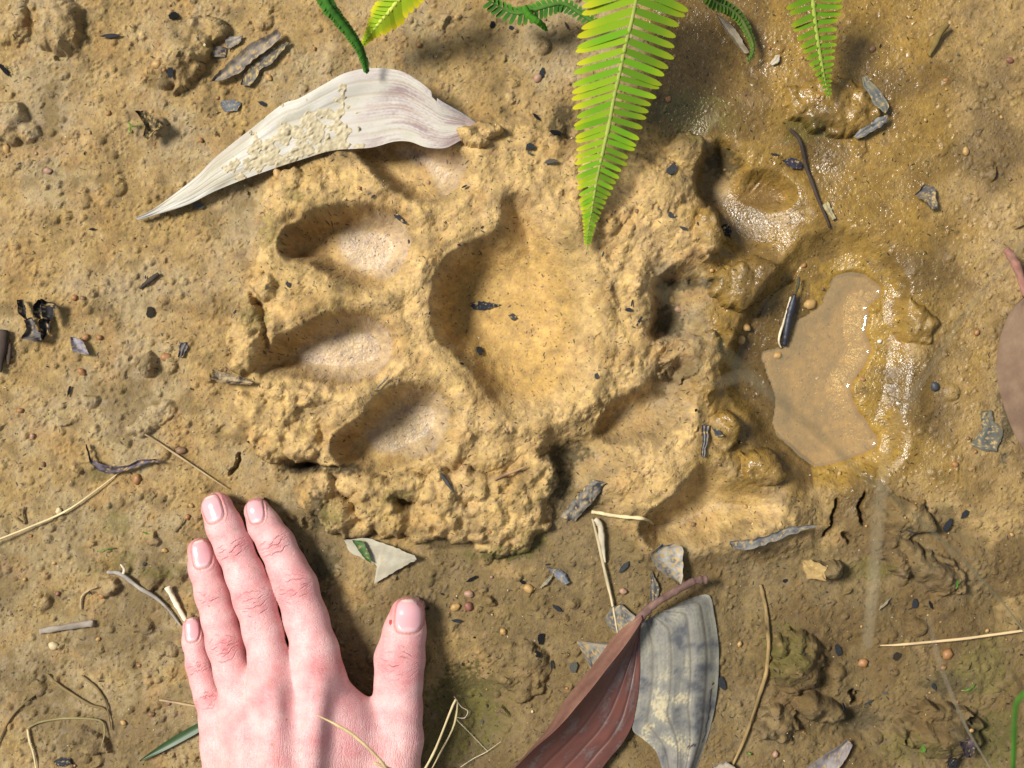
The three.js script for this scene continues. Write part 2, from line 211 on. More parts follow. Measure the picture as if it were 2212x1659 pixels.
const [mudMap, mudBump] = (() => {
  const n = 1536, c = new Float32Array(n * n * 3).fill(1), b = new Float32Array(n * n).fill(0.5), r = rng(5);
  const fine = lattice(n, 700, 1), mid = lattice(n, 260, 2), mid2 = lattice(n, 97, 3), big = lattice(n, 31, 4);
  for (let i = 0; i < n * n; i++) {
    const t = 0.86 + 0.17 * (fine[i] - 0.5) + 0.15 * (mid[i] - 0.5) + 0.13 * (mid2[i] - 0.5) + 0.08 * (big[i] - 0.5);
    c[i * 3] = t; c[i * 3 + 1] = t * (0.995 + 0.05 * (mid2[i] - 0.5)); c[i * 3 + 2] = t * (0.98 + 0.16 * (mid[i] - 0.5) + 0.1 * (big[i] - 0.5));
    b[i] = 0.5 + 0.42 * (fine[i] - 0.5) + 0.5 * (mid[i] - 0.5) + 0.3 * (mid2[i] - 0.5);
  }
  const spot = (x, y, rx, ry, a, col, k, bump) => {
    const R = Math.ceil(Math.max(rx, ry)) + 1, ca = Math.cos(a), sa = Math.sin(a);
    for (let j = -R; j <= R; j++) for (let i = -R; i <= R; i++) {
      const u = (i * ca + j * sa) / rx, v = (j * ca - i * sa) / ry, e = u * u + v * v + 0.5 * (RV[(i * 7 + j * 13 + x) & 255] - 0.5); if (e > 1) continue;
      const o = (((y + j + n) % n) * n + (x + i + n) % n), m = k * (1 - ss(0.6, 1, e));
      for (let q = 0; q < 3; q++) c[o * 3 + q] = lerp(c[o * 3 + q], col[q], m);
      b[o] = lerp(b[o], clamp(b[o] + bump, 0, 1), 1 - e);
    }
  };
  for (let k = 0; k < 5200; k++) { const s = 1.1 + 2.4 * r() ** 3, e = r() < 0.45; spot((r() * n) | 0, (r() * n) | 0, s * (e ? 2.8 : 1), s * (e ? 0.8 : 1), r() * 6.3, [0.12, 0.15, 0.22], 0.55 + 0.45 * r(), 0.1); }
  for (let k = 0; k < 1100; k++) { const s = 1.4 + 3.2 * r() ** 2; spot((r() * n) | 0, (r() * n) | 0, s, s * (0.7 + 0.3 * r()), r() * 6.3, [0.98, 0.78, 0.6], 0.7 * r(), 0.3); }
  for (let k = 0; k < 700; k++) { const s = 1 + 1.6 * r(); spot((r() * n) | 0, (r() * n) | 0, s, s, 0, [1.05, 1.08, 1.2], 0.8 * r(), 0.25); }
  for (let k = 0; k < 900; k++) { const s = 1.6 + 3 * r() ** 2; spot((r() * n) | 0, (r() * n) | 0, s, s, 0, [0.66, 0.52, 0.34], 0.6 * r(), -0.3); }
  const cd = new Uint8Array(n * n * 4), bd = new Uint8Array(n * n * 4), enc = (v) => clamp(255 * (v <= 0.0031308 ? 12.92 * v : 1.055 * Math.pow(v, 1 / 2.4) - 0.055), 0, 255);
  for (let i = 0; i < n * n; i++) { for (let q = 0; q < 3; q++) cd[i * 4 + q] = enc(Math.min(1, c[i * 3 + q] * 0.95)); cd[i * 4 + 3] = 255; bd[i * 4] = bd[i * 4 + 1] = bd[i * 4 + 2] = clamp(b[i] * 255, 0, 255); bd[i * 4 + 3] = 255; }
  return [texOf(cd, n, n, true), texOf(bd, n, n, false)];
})();

// ---------------------------------------------------------------- colours of the mud (linear)
const DRY = [0.345, 0.228, 0.088], RUST = [0.34, 0.20, 0.066], CAKED = [0.475, 0.318, 0.126], GREY = [0.285, 0.22, 0.115], DAMP = [0.135, 0.092, 0.034], WET = [0.245, 0.148, 0.034], BROWN = [0.11, 0.067, 0.021], ORANGE = [0.43, 0.268, 0.082], SILT = [0.43, 0.325, 0.205], MOSS = [0.105, 0.088, 0.018];
const siltF = [r5(960, 30, 1120, 100, 1200, 200, 1250, 300, 1330, 300, 1385, 200, 1390, 120, 1300, 50, 1150, 0), r5(600, 560, 720, 500, 850, 450, 960, 490, 1030, 560, 1040, 650, 990, 760, 930, 830, 850, 840, 740, 790, 640, 720, 590, 640), r5(330, 1300, 500, 1160, 700, 1100, 830, 1130, 905, 1200, 925, 1280, 905, 1370, 850, 1430, 700, 1480, 520, 1470, 420, 1440, 340, 1380), rd(520, 420, 640, 300, 760, 200, 900, 160, 1020, 200, 1080, 290, 1090, 370, 1040, 470, 960, 560, 840, 590, 760, 560, 640, 560, 560, 520)].map((o) => new Field(o, 40, 3));
const mossSpots = [[720, 1110, 26, 34], [860, 1070, 34, 14], [560, 690, 30, 22], [215, 1025, 24, 16], [250, 1130, 30, 26], [590, 500, 26, 40], [1700, 1390, 44, 40], [1690, 1430, 40, 40], [1000, 1500, 60, 70], [1040, 1560, 60, 60], [265, 1215, 26, 30], [350, 1235, 50, 12], [1090, 1190, 40, 16], [1150, 1170, 30, 30], [1880, 1230, 50, 20], [1970, 1620, 80, 30], [2130, 1440, 60, 60], [1740, 280, 50, 22], [1500, 250, 90, 50], [640, 430, 22, 16], [1060, 1200, 60, 12], [2150, 1600, 60, 60], [960, 1590, 50, 50]];
const muckAndShade = [[1010, 1545, 75, 115], [1225, 985, 50, 30], [1208, 1045, 24, 50], [1222, 262, 36, 50], [1450, 235, 70, 36], [650, 1010, 44, 13], [1860, 1565, 60, 28], [2120, 1600, 80, 60], [745, 1012, 40, 10], [1085, 1198, 70, 12], [2175, 900, 18, 100], [1500, 612, 60, 16], [1450, 690, 34, 40], [1560, 340, 40, 36], [2060, 1480, 60, 30], [690, 1100, 22, 50], [700, 1230, 30, 60]];  // dark organic muck, with shade beside the hand and in hollows painted in
function mudColor(px, py, h, out, o) {                 // after ground(px, py)
  const n1 = noise(px / 190, py / 190, 131), n2 = fbm(px / 46, py / 46, 2, 133) * (0.3 + 0.7 * g.near), n3 = noise(px / 16, py / 16, 137) * g.near, n4 = noise(px / 6.5, py / 6.5, 139) * g.near;
  const wet = wetness(px, py);
  const grey = clamp(ss(-0.25, 0.45, n1 + 0.5 * n2 + 0.35 * ss(1150, 350, px) * ss(900, 1250, py) - 0.35 * g.plat) * (1 - wet), 0, 1) * 0.8;
  let r = lerp(DRY[0], GREY[0], grey), gg = lerp(DRY[1], GREY[1], grey), b = lerp(DRY[2], GREY[2], grey);
  const into = (c, m) => { r = lerp(r, c[0], m); gg = lerp(gg, c[1], m); b = lerp(b, c[2], m); };
  const edge = 0.45 * n2 + 0.30 * n3 + 0.15 * n4;                      // ragged borders between damp and drier mud
  into(CAKED, ss(0.25, 0.75, Math.max(g.cake, px > 500 && px < 1230 && py > 280 && py < 1215 ? 0.9 * g.clod : 0) + edge) * 0.9); into(RUST, ss(0.12, 0.4, fbm(px / 90, py / 90, 3, 149) + 0.25 * n4) * 0.5 * (1 - wet)); into(DAMP, ss(0.16, 0.4, fbm(px / 70, py / 70, 3, 147) + 0.3 * n4) * lerp(0.55, 0.35, g.plat) * (1 - g.smooth));
  into(WET, wet);
  const damp = ss(0.30, 0.62, ss(900, 1300, py + 160 * n1) * (0.45 + 0.55 * ss(400, 1500, px)) * 0.85 + 0.9 * n1 + edge * 0.8) * (1 - 0.85 * ss(0.2, 0.6, Math.max(g.plat, px < 1230 && py < 1215 ? g.clod : 0))) * (1 - wet); into(DAMP, damp * 0.85);
  into(BROWN, ss(0.10, 0.42, noise(px / 130, py / 130, 145) + edge * 0.8 + 0.02 + 0.1 * ss(1000, 1150, py) + 0.1 * ss(1500, 1800, px)) * ss(1300, 1560, px + 90 * n2) * (1 - ss(0.2, 0.6, g.plat)) * 0.75);
  into(BROWN, ss(0.35, 0.6, ss(1370, 1450, px) * ss(1720, 1600, px) * ss(360, 240, py) + edge * 0.7) * 0.7);
  if (g.pit === 4) { into(ORANGE, 0.8 * g.smooth); }
  if (g.pit >= 0 && g.pit < 4) { const d = siltF[g.pit].at(px + 8 * n3 + 4 * n4, py + 10 * n2); const m = ss(16, -2, d) * 0.75; r = lerp(r, SILT[0], m); gg = lerp(gg, SILT[1], m); b = lerp(b, SILT[2], m); }
  if (g.pud < 0) into([0.40, 0.285, 0.125], 0.85 + 0.3 * n3); else if (g.pud < 70) px > 1760 ? into([0.33, 0.20, 0.036], ss(70, 10, g.pud + 60 * n2) * 0.8) : into(BROWN, ss(75, 40, g.pud + 60 * n2) * 0.75);
  for (const [x, y, rx, ry] of muckAndShade) { const a = (px - x) / rx, c = (py - y) / ry, e = a * a + c * c; if (e < 3) into([0.055, 0.042, 0.017], ss(1.3, 0.3, e - 1.3 * n3 - 1.2 * n4 - 0.9 * n2) * 0.85); }
  for (const [x, y, rx, ry] of mossSpots) { const a = (px - x) / rx, c = (py - y) / ry, e = a * a + c * c; if (e < 2.4) { const m = ss(1.5, 0.5, e - 1.5 * n3 - 1.9 * n4 - 0.9 * n2) * 0.6; r = lerp(r, MOSS[0], m); gg = lerp(gg, MOSS[1], m); b = lerp(b, MOSS[2], m); } }
  const dark = ss(0.30, 0.55, fbm(px / 12, py / 12, 3, 151)) * 0.5 * g.near * (1 - g.smooth); r = lerp(r, 0.13, dark); gg = lerp(gg, 0.095, dark); b = lerp(b, 0.05, dark);
  const k = (1 + 0.34 * n2 + 0.24 * n3 + 0.26 * n4) * (1 + 0.3 * n1);
  out[o] = clamp(r * k, 0, 1); out[o + 1] = clamp(gg * (k * 0.99), 0, 1); out[o + 2] = clamp(b * (k + 0.12 * n1 - 0.15 * n3), 0, 1);
}
function wetness(px, py) {
  const n = noise(px / 90, py / 90, 121), m = noise(px / 30, py / 30, 123);
  return Math.max(ss(1470, 1590, px + 110 * n + 40 * m) * ss(1130, 1000, py + 80 * n + 30 * m) * lerp(1, 0.4, ss(1960, 2150, px + 120 * n)), ss(1370, 1430, px + 60 * n) * ss(330, 270, py + 60 * m) * ss(1800, 1650, px));
}

// ---------------------------------------------------------------- the ground sheet
const UVW = GRAIN;
const wetMap = (() => {                                 // green channel: roughness, over the middle 0.44 x 0.33 m
  const w = 880, h = 660, d = new Uint8Array(w * h * 4);
  for (let j = 0; j < h; j++) for (let i = 0; i < w; i++) {
    const x = (i + 0.5) / w * 0.44 - 0.22, z = 0.165 - (j + 0.5) / h * 0.33, px = PX(x), py = PY(z);
    ground(px, py, 0);
    const wet = wetness(px, py), n = noise(px / 14, py / 14, 161), n2 = noise(px / 40, py / 40, 163);
    let r = lerp(0.9, 0.22, clamp(wet * (0.95 + 0.7 * n2 + 0.3 * n), 0, 1)) + 0.08 * n;
    if (g.pit >= 0 && g.pit < 4) { const q = siltF[g.pit].at(px + 9 * n, py + 9 * n2); r = lerp(r, 0.42 + 0.1 * n, ss(10, -8, q)); }
    if (g.pit === 9) r = Math.min(r, 0.55 + 0.1 * n);
    if (g.pud < 14) r = 0.22;
    const o = (j * w + i) * 4; d[o] = 255; d[o + 1] = clamp(r * 255, 20, 250); d[o + 2] = 0; d[o + 3] = 255;
  }
  const t = texOf(d, w, h, false); t.wrapS = t.wrapT = THREE.MirroredRepeatWrapping; return t;
})();
{
  const line = (half, step) => { const a = []; for (let v = 0; v < half; v += step) a.push(v); let v = a[a.length - 1], s = step; for (let k = 0; k < 112; k++) { s *= k < 62 ? 1.03 : 1.17; v += s; a.push(v); } return [...a.slice(1).reverse().map((q) => -q), ...a]; };
  const xs = line(0.201, 0.00044), zs = line(0.152, 0.00044), nx = xs.length, nz = zs.length;
  const p = new Float32Array(nx * nz * 3), c = new Float32Array(nx * nz * 3), uv = new Float32Array(nx * nz * 2), idx = new Uint32Array((nx - 1) * (nz - 1) * 6);
  for (let j = 0; j < nz; j++) for (let i = 0; i < nx; i++) {
    const x = xs[i], z = zs[j], px = PX(x), py = PY(z), o = (j * nx + i) * 3, far = Math.max(Math.abs(x) - 0.2, Math.abs(z) - 0.152);
    const h = far > 0.4 ? 6 * noise(x * 3, z * 3, 201) + 30 * noise(x * 0.5, z * 0.5, 203) * ss(0.4, 3, far) : ground(px, py, far < 0.09 ? 1 : 0);
    g.near = ss(0.16, 0.05, far); if (far > 0.4) { g.plat = g.smooth = 0; g.pit = -1; g.pud = 90; }
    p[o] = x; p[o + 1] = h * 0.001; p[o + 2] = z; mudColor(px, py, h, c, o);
    uv[(j * nx + i) * 2] = x / 0.44 + 0.5; uv[(j * nx + i) * 2 + 1] = 0.5 - z / 0.33;
  }
  let k = 0;
  for (let j = 0; j < nz - 1; j++) for (let i = 0; i < nx - 1; i++) { const a = j * nx + i, b = a + 1, d = a + nx, e = d + 1; idx[k++] = a; idx[k++] = d; idx[k++] = b; idx[k++] = b; idx[k++] = d; idx[k++] = e; }
  const geo = new THREE.BufferGeometry();
  geo.setAttribute('position', new THREE.BufferAttribute(p, 3)); geo.setAttribute('color', new THREE.BufferAttribute(c, 3)); geo.setAttribute('uv', new THREE.BufferAttribute(uv, 2)); geo.setIndex(new THREE.BufferAttribute(idx, 1));
  geo.computeVertexNormals();
  const map = mudMap.clone(); map.repeat.set(0.44 / UVW, 0.33 / UVW); const bump = mudBump.clone(); bump.repeat.copy(map.repeat);
  const mat = new THREE.MeshPhysicalMaterial({ vertexColors: true, map, bumpMap: bump, bumpScale: 0.00026, roughness: 1, roughnessMap: wetMap, specularIntensity: 0.75 });
  const m = new THREE.Mesh(geo, mat); m.name = 'muddy_ground'; m.castShadow = m.receiveShadow = true;
  m.userData = { kind: 'structure', label: 'yellow ochre mud pressed into deep paw prints', category: 'ground' }; scene.add(m);
}
console.log('ground done');

// ---------------------------------------------------------------- making things
const taken = {};
const numbered = (n) => { const k = taken[n] = (taken[n] ?? -1) + 1; return k ? `${n}_${String(k).padStart(3, '0')}` : n; };
const mats = {};
const paint = (key, o) => mats[key] ??= new THREE.MeshPhysicalMaterial({ roughness: 0.8, ...o });
const VC = paint('leafy', { vertexColors: true, roughness: 0.85, specularIntensity: 0.35 }), VCgloss = paint('glossy', { vertexColors: true, roughness: 0.5 }), VCmud = new THREE.MeshPhysicalMaterial({ vertexColors: true, roughness: 0.88, map: mudMap, bumpMap: mudBump, bumpScale: 0.0003 });
const mesh = (name, geo, mat) => { const m = new THREE.Mesh(geo, mat); m.name = name; m.castShadow = m.receiveShadow = true; return m; };
// parts: [[name, geometry in world metres, material, children?]]; a single part makes a plain mesh
function thing(name, label, category, parts, group, kind) {
  const box = new THREE.Box3(); for (const [, q] of parts) { q.computeBoundingBox(); box.union(q.boundingBox); }
  const base = [(box.min.x + box.max.x) / 2, box.min.y, (box.min.z + box.max.z) / 2];
  const local = (q) => q.translate(-base[0], -base[1], -base[2]);
  let root;
  if (parts.length === 1) root = mesh(numbered(name), local(parts[0][1]), parts[0][2]);
  else { root = new THREE.Group(); root.name = numbered(name); for (const [n, q, m, lab] of parts) { const c = mesh(n, local(q), m); if (lab) c.userData.label = lab; root.add(c); } }
  root.position.set(...base); root.userData = { label, category }; if (group) root.userData.group = group; if (kind) root.userData.kind = kind;
  scene.add(root); return root;
}
// a thin closed sheet: pos(s, t) -> [x, y, z], col(s, t) -> [r, g, b]
function sheet(nu, nv, th, pos, col, skip) {
  const n = (nu + 1) * (nv + 1), P = [], C = [], I = [];
  const top = []; for (let i = 0; i <= nu; i++) for (let j = 0; j <= nv; j++) { top.push(pos(i / nu, j / nv)); C.push(...col(i / nu, j / nv)); }
  for (const q of top) P.push(...q); for (const q of top) P.push(q[0], q[1] - th, q[2]); for (let k = 0, m = C.length; k < m; k++) C.push(C[k]);
  const id = (i, j) => i * (nv + 1) + j;
  for (let i = 0; i < nu; i++) for (let j = 0; j < nv; j++) {
    if (skip && skip((i + 0.5) / nu, (j + 0.5) / nv)) continue;
    const a = id(i, j), b = id(i + 1, j), c = id(i, j + 1), d = id(i + 1, j + 1);
    I.push(a, c, b, b, c, d, a + n, b + n, c + n, b + n, d + n, c + n);
  }
  const rim = []; for (let i = 0; i < nu; i++) rim.push([id(i, 0), id(i + 1, 0)], [id(i + 1, nv), id(i, nv)]); for (let j = 0; j < nv; j++) rim.push([id(0, j + 1), id(0, j)], [id(nu, j), id(nu, j + 1)]);
  for (const [a, b] of rim) { const o = P.length / 3; for (const v of [a, b, a + n, b + n]) { P.push(P[v * 3], P[v * 3 + 1], P[v * 3 + 2]); C.push(C[v * 3], C[v * 3 + 1], C[v * 3 + 2]); } I.push(o, o + 1, o + 2, o + 1, o + 3, o + 2); }
  const q = new THREE.BufferGeometry(); q.setAttribute('position', new THREE.Float32BufferAttribute(P, 3)); q.setAttribute('color', new THREE.Float32BufferAttribute(C, 3)); q.setIndex(I); 
  // face the top upwards whichever way the outline ran
  { let s = 0; for (let k = 0; k < Math.min(I.length, 6000); k += 12) { const [a, b, c] = [I[k], I[k + 1], I[k + 2]]; s += (P[b * 3 + 2] - P[a * 3 + 2]) * (P[c * 3] - P[a * 3]) - (P[b * 3] - P[a * 3]) * (P[c * 3 + 2] - P[a * 3 + 2]); } if (s < 0) { for (let k = 0; k < I.length; k += 3) { const t = I[k]; I[k] = I[k + 1]; I[k + 1] = t; } q.setIndex(I); } }
  q.computeVertexNormals(); return q;
}
const polyAt = (P, t) => { const x = clamp(t, 0, 1) * (P.length - 1), i = Math.min(P.length - 2, x | 0), f = x - i; return P[i].map((v, q) => lerp(v, P[i + 1][q], f)); };
function even(P, n) { const L = [0]; for (let i = 1; i < P.length; i++) L.push(L[i - 1] + Math.hypot(P[i][0] - P[i - 1][0], P[i][1] - P[i - 1][1])); const out = []; let k = 0; for (let i = 0; i <= n; i++) { const d = L[L.length - 1] * i / n; while (k < P.length - 2 && L[k + 1] < d) k++; const f = clamp((d - L[k]) / (L[k + 1] - L[k] || 1), 0, 1); out.push(P[k].map((v, q) => lerp(v, P[k + 1][q], f))); } return out; }
// tube along [px, py, height above ground in mm or null] points; r in mm, taper at both ends
function tube(pts, r, o = {}) {
  const { sides = 6, ends = [0.8, 0.5], sub = 5, color = [0.3, 0.22, 0.12], vary = 0.25, abs = false, seed = 1, knob = 0 } = o;
  const Q = spline(pts.map(([x, y, h]) => [x, y, h ?? 0]), sub, false), n = Q.length, P = [], C = [], I = [];
  const c3 = Q.map(([x, y, h], i) => abs ? at(x, y, h * 0.001) : (() => { const e = Math.max(gs(x, y, 6), gs(x, y, 14)) + (h + r * 0.35) * 0.001; return [X(x), e, Z(y)]; })());
  if (!abs) for (let pass = 0; pass < 2; pass++) { const y = c3.map((q) => q[1]); for (let i = 1; i < n - 1; i++) c3[i][1] = Math.max(y[i], 0.25 * y[i - 1] + 0.5 * y[i] + 0.25 * y[i + 1]); }
  const T = new THREE.Vector3(), A = new THREE.Vector3(), B = new THREE.Vector3();
  for (let i = 0; i < n; i++) {
    const a = c3[Math.max(0, i - 1)], b = c3[Math.min(n - 1, i + 1)]; T.set(b[0] - a[0], b[1] - a[1], b[2] - a[2]).normalize(); A.set(0, 1, 0).cross(T).normalize(); B.copy(T).cross(A);
    const s = i / (n - 1), rr = r * 0.001 * lerp(ends[0], 1, ss(0, 0.25, s)) * lerp(1, ends[1], ss(0.55, 1, s)) * (1 + 0.32 * noise(i * 0.7, seed + pts[0][0] * 0.37, 211) + knob * (Math.abs(noise(i * 0.23, seed, 213)) > 0.42 ? 0.4 : 0));
    for (let k = 0; k < sides; k++) { const w = k / sides * 6.2832, x = Math.cos(w) * rr, y = Math.sin(w) * rr * 0.85; P.push(c3[i][0] + A.x * x + B.x * y, c3[i][1] + A.y * x + B.y * y, c3[i][2] + A.z * x + B.z * y); const v = 1 + vary * (noise(i * 0.5, k * 0.8 + seed, 217) + noise(i * 0.17, pts[0][1], 218)) * 1.8; C.push(...color.map((q) => q * v)); }
  }
  for (let i = 0; i < n - 1; i++) for (let k = 0; k < sides; k++) { const a = i * sides + k, b = i * sides + (k + 1) % sides; I.push(a, b, a + sides, b, b + sides, a + sides); }
  for (const [o2, flip] of [[0, 0], [(n - 1) * sides, 1]]) for (let k = 1; k < sides - 1; k++) flip ? I.push(o2, o2 + k, o2 + k + 1) : I.push(o2, o2 + k + 1, o2 + k);
  const q = new THREE.BufferGeometry(); q.setAttribute('position', new THREE.Float32BufferAttribute(P, 3)); q.setAttribute('color', new THREE.Float32BufferAttribute(C, 3)); q.setIndex(I); q.computeVertexNormals(); return q;
}
// a torn flat piece from its outline, laid on the ground; the long axis is found from the outline
function fragment(out, o = {}) {
  const { lift = 0.6, curl = 0, bend = 0, th = 0.35, color = [0.2, 0.2, 0.22], color2, nu = 44, nv = 18, tilt = [0, 0], seed = 3, vein = 0.12, smooth = false, mud = 0.08, edge = 0.5 } = o;
  const Pg = []; { const q = smooth ? spline(out, 3, true) : out; for (let i = 0; i < q.length; i++) { const u = q[i], v = q[(i + 1) % q.length], l = Math.hypot(v[0] - u[0], v[1] - u[1]); for (let k = 0; k < 4; k++) { const w = (k ? 0.07 : 0) * l * noise(i * 1.7 + k * 0.9, seed * 3.1, 219) * 2; Pg.push([lerp(u[0], v[0], k / 4) - (v[1] - u[1]) / (l || 1) * w, lerp(u[1], v[1], k / 4) + (v[0] - u[0]) / (l || 1) * w]); } } } let a = 0, b = 1, m = 0;
  for (let i = 0; i < Pg.length; i++) for (let j = i + 1; j < Pg.length; j++) { const d = Math.hypot(Pg[i][0] - Pg[j][0], Pg[i][1] - Pg[j][1]); if (d > m) { m = d; a = i; b = j; } }
  const A = Pg[a], ax = (Pg[b][0] - A[0]) / m, ay = (Pg[b][1] - A[1]) / m, loc = Pg.map(([x, y]) => [(x - A[0]) * ax + (y - A[1]) * ay, (y - A[1]) * ax - (x - A[0]) * ay]);
  const span = (s) => { let lo = 1e9, hi = -1e9; for (let i = 0, j = loc.length - 1; i < loc.length; j = i++) { const [x0, y0] = loc[j], [x1, y1] = loc[i]; if ((x0 <= s && x1 >= s) || (x1 <= s && x0 >= s)) { const t = x1 === x0 ? 0 : (s - x0) / (x1 - x0), y = y0 + (y1 - y0) * t; lo = Math.min(lo, y); hi = Math.max(hi, y); } } return lo > hi ? [0, 0] : [lo, hi]; };
  // plane through the ground under the outline
  let sx = 0, sy = 0, sz = 0, cx = 0, cy = 0, N = loc.length; for (const [x, y] of Pg) { cx += x / N; cy += y / N; }
  let xx = 1e-6, yy = 1e-6, xz = 0, yz = 0, top = -1e9; for (const [x, y] of Pg) { const z = gs(x, y, 5); sz += z / N; } for (const [x, y] of Pg) { const z = gs(x, y, 5) - sz; xx += (x - cx) ** 2; yy += (y - cy) ** 2; xz += (x - cx) * z; yz += (y - cy) * z; }
  sx = clamp(xz / xx, -1e-4, 1e-4); sy = clamp(yz / yy, -1e-4, 1e-4);
  for (let k = 0; k < 24; k++) { const q = Pg[(k * 7) % N], f = (k % 3) / 3, x = lerp(cx, q[0], f), y = lerp(cy, q[1], f); top = Math.max(top, gs(x, y, 3) - sz - sx * (x - cx) - sy * (y - cy)); }
  const y0 = sz + top * 0.5 + lift * 0.001, c2 = color2 ?? color.map((v) => v * 0.55);
  const place = (s, t) => { const l = clamp(s, 0.004, 0.996) * m, [lo, hi] = span(l), v = lerp(lo, hi, t) + edge * 2 * noise(s * 14, t * 3, 221 + seed) * (t < 0.05 || t > 0.95 ? 1 : 0); return [A[0] + ax * l - ay * v, A[1] + ay * l + ax * v]; };
  return sheet(nu, nv, th * 0.001, (s, t) => {
    const [x, y] = place(s, t), c = (t - 0.5) * 2, e = (s - 0.5) * 2;
    return [X(x), y0 + sx * (x - cx) + sy * (y - cy) + (curl * c * c + bend * e * e + tilt[0] * e + tilt[1] * c + vein * Math.cos(t * 13 + seed) + 0.3 * noise(x / 16, y / 16, 227 + seed)) * 0.001, Z(y)];
  }, (s, t) => {
    const [x, y] = place(s, t), k = clamp(0.5 + 1.1 * noise(x / 20, y / 20, 231 + seed) + 0.6 * noise(x / 5, y / 5, 233 + seed) + 0.16 * Math.cos(t * 13 + seed), 0, 1), q = mud ? ss(0.75 - mud, 0.95 - mud, 0.5 + 0.7 * noise(x / 8, y / 8, 239 + seed) + 0.6 * noise(x / 3.4, y / 3.4, 241)) : 0;
    return [0, 1, 2].map((i) => lerp(lerp(c2[i], color[i], k) * 0.72, [0.36, 0.25, 0.10][i], q));
  });
}
// ---------------------------------------------------------------- puddle water
function water(name, label, field, level, grow, side, mat) {
  const [x0, y0, x1, y1] = field.b, st = 2, nx = Math.ceil((x1 - x0 + 40) / st), ny = Math.ceil((y1 - y0 + 40) / st), P = [], I = [], id = new Map();
  const vert = (i, j) => { const k = i * 10000 + j; if (!id.has(k)) { const px = x0 - 20 + i * st, py = y0 - 20 + j * st, d = field.at(px + 3.5 * noise(px / 22, py / 22, 23), py + 3.5 * noise(px / 22, py / 22, 29)); id.set(k, P.length / 3);
    P.push(X(px), (level + side(px, py) * 1.6 * Math.exp(Math.min(0, d - 2) / 22) + 0.04 * noise(px / 50, py / 50, 301) + side(px, py) * 0.07 * Math.sin(d / 4.2) * Math.exp(Math.min(0, d) / 20)) * 0.001, Z(py)); } return id.get(k); };
  for (let j = 0; j < ny; j++) for (let i = 0; i < nx; i++) { const px = x0 - 20 + (i + 0.5) * st, py = y0 - 20 + (j + 0.5) * st; if (field.at(px, py) > grow) continue; const a = vert(i, j), b = vert(i + 1, j), c = vert(i, j + 1), d = vert(i + 1, j + 1); I.push(a, c, b, b, c, d); }
  const q = new THREE.BufferGeometry(); q.setAttribute('position', new THREE.Float32BufferAttribute(P, 3)); q.setIndex(I); q.computeVertexNormals();
  const m = mesh(name, q, mat); m.userData = { kind: 'structure', label, category: 'puddle' }; scene.add(m);
}
water('puddle', 'milky tan puddle filling the wet paw pad print', puddleF, WATER, 9, shore, new THREE.MeshPhysicalMaterial({ color: new THREE.Color(0.76, 0.63, 0.39), roughness: 0.03, transmission: 0.84, thickness: 0, ior: 1.33 }));
water('puddle_001', 'small clear pool of water inside the wet toe print', poolF, POOL, 4, (px) => 0.4 * ss(1620, 1680, px), new THREE.MeshPhysicalMaterial({ color: new THREE.Color(0.95, 0.92, 0.86), roughness: 0.02, transmission: 1, thickness: 0, ior: 1.33 }));

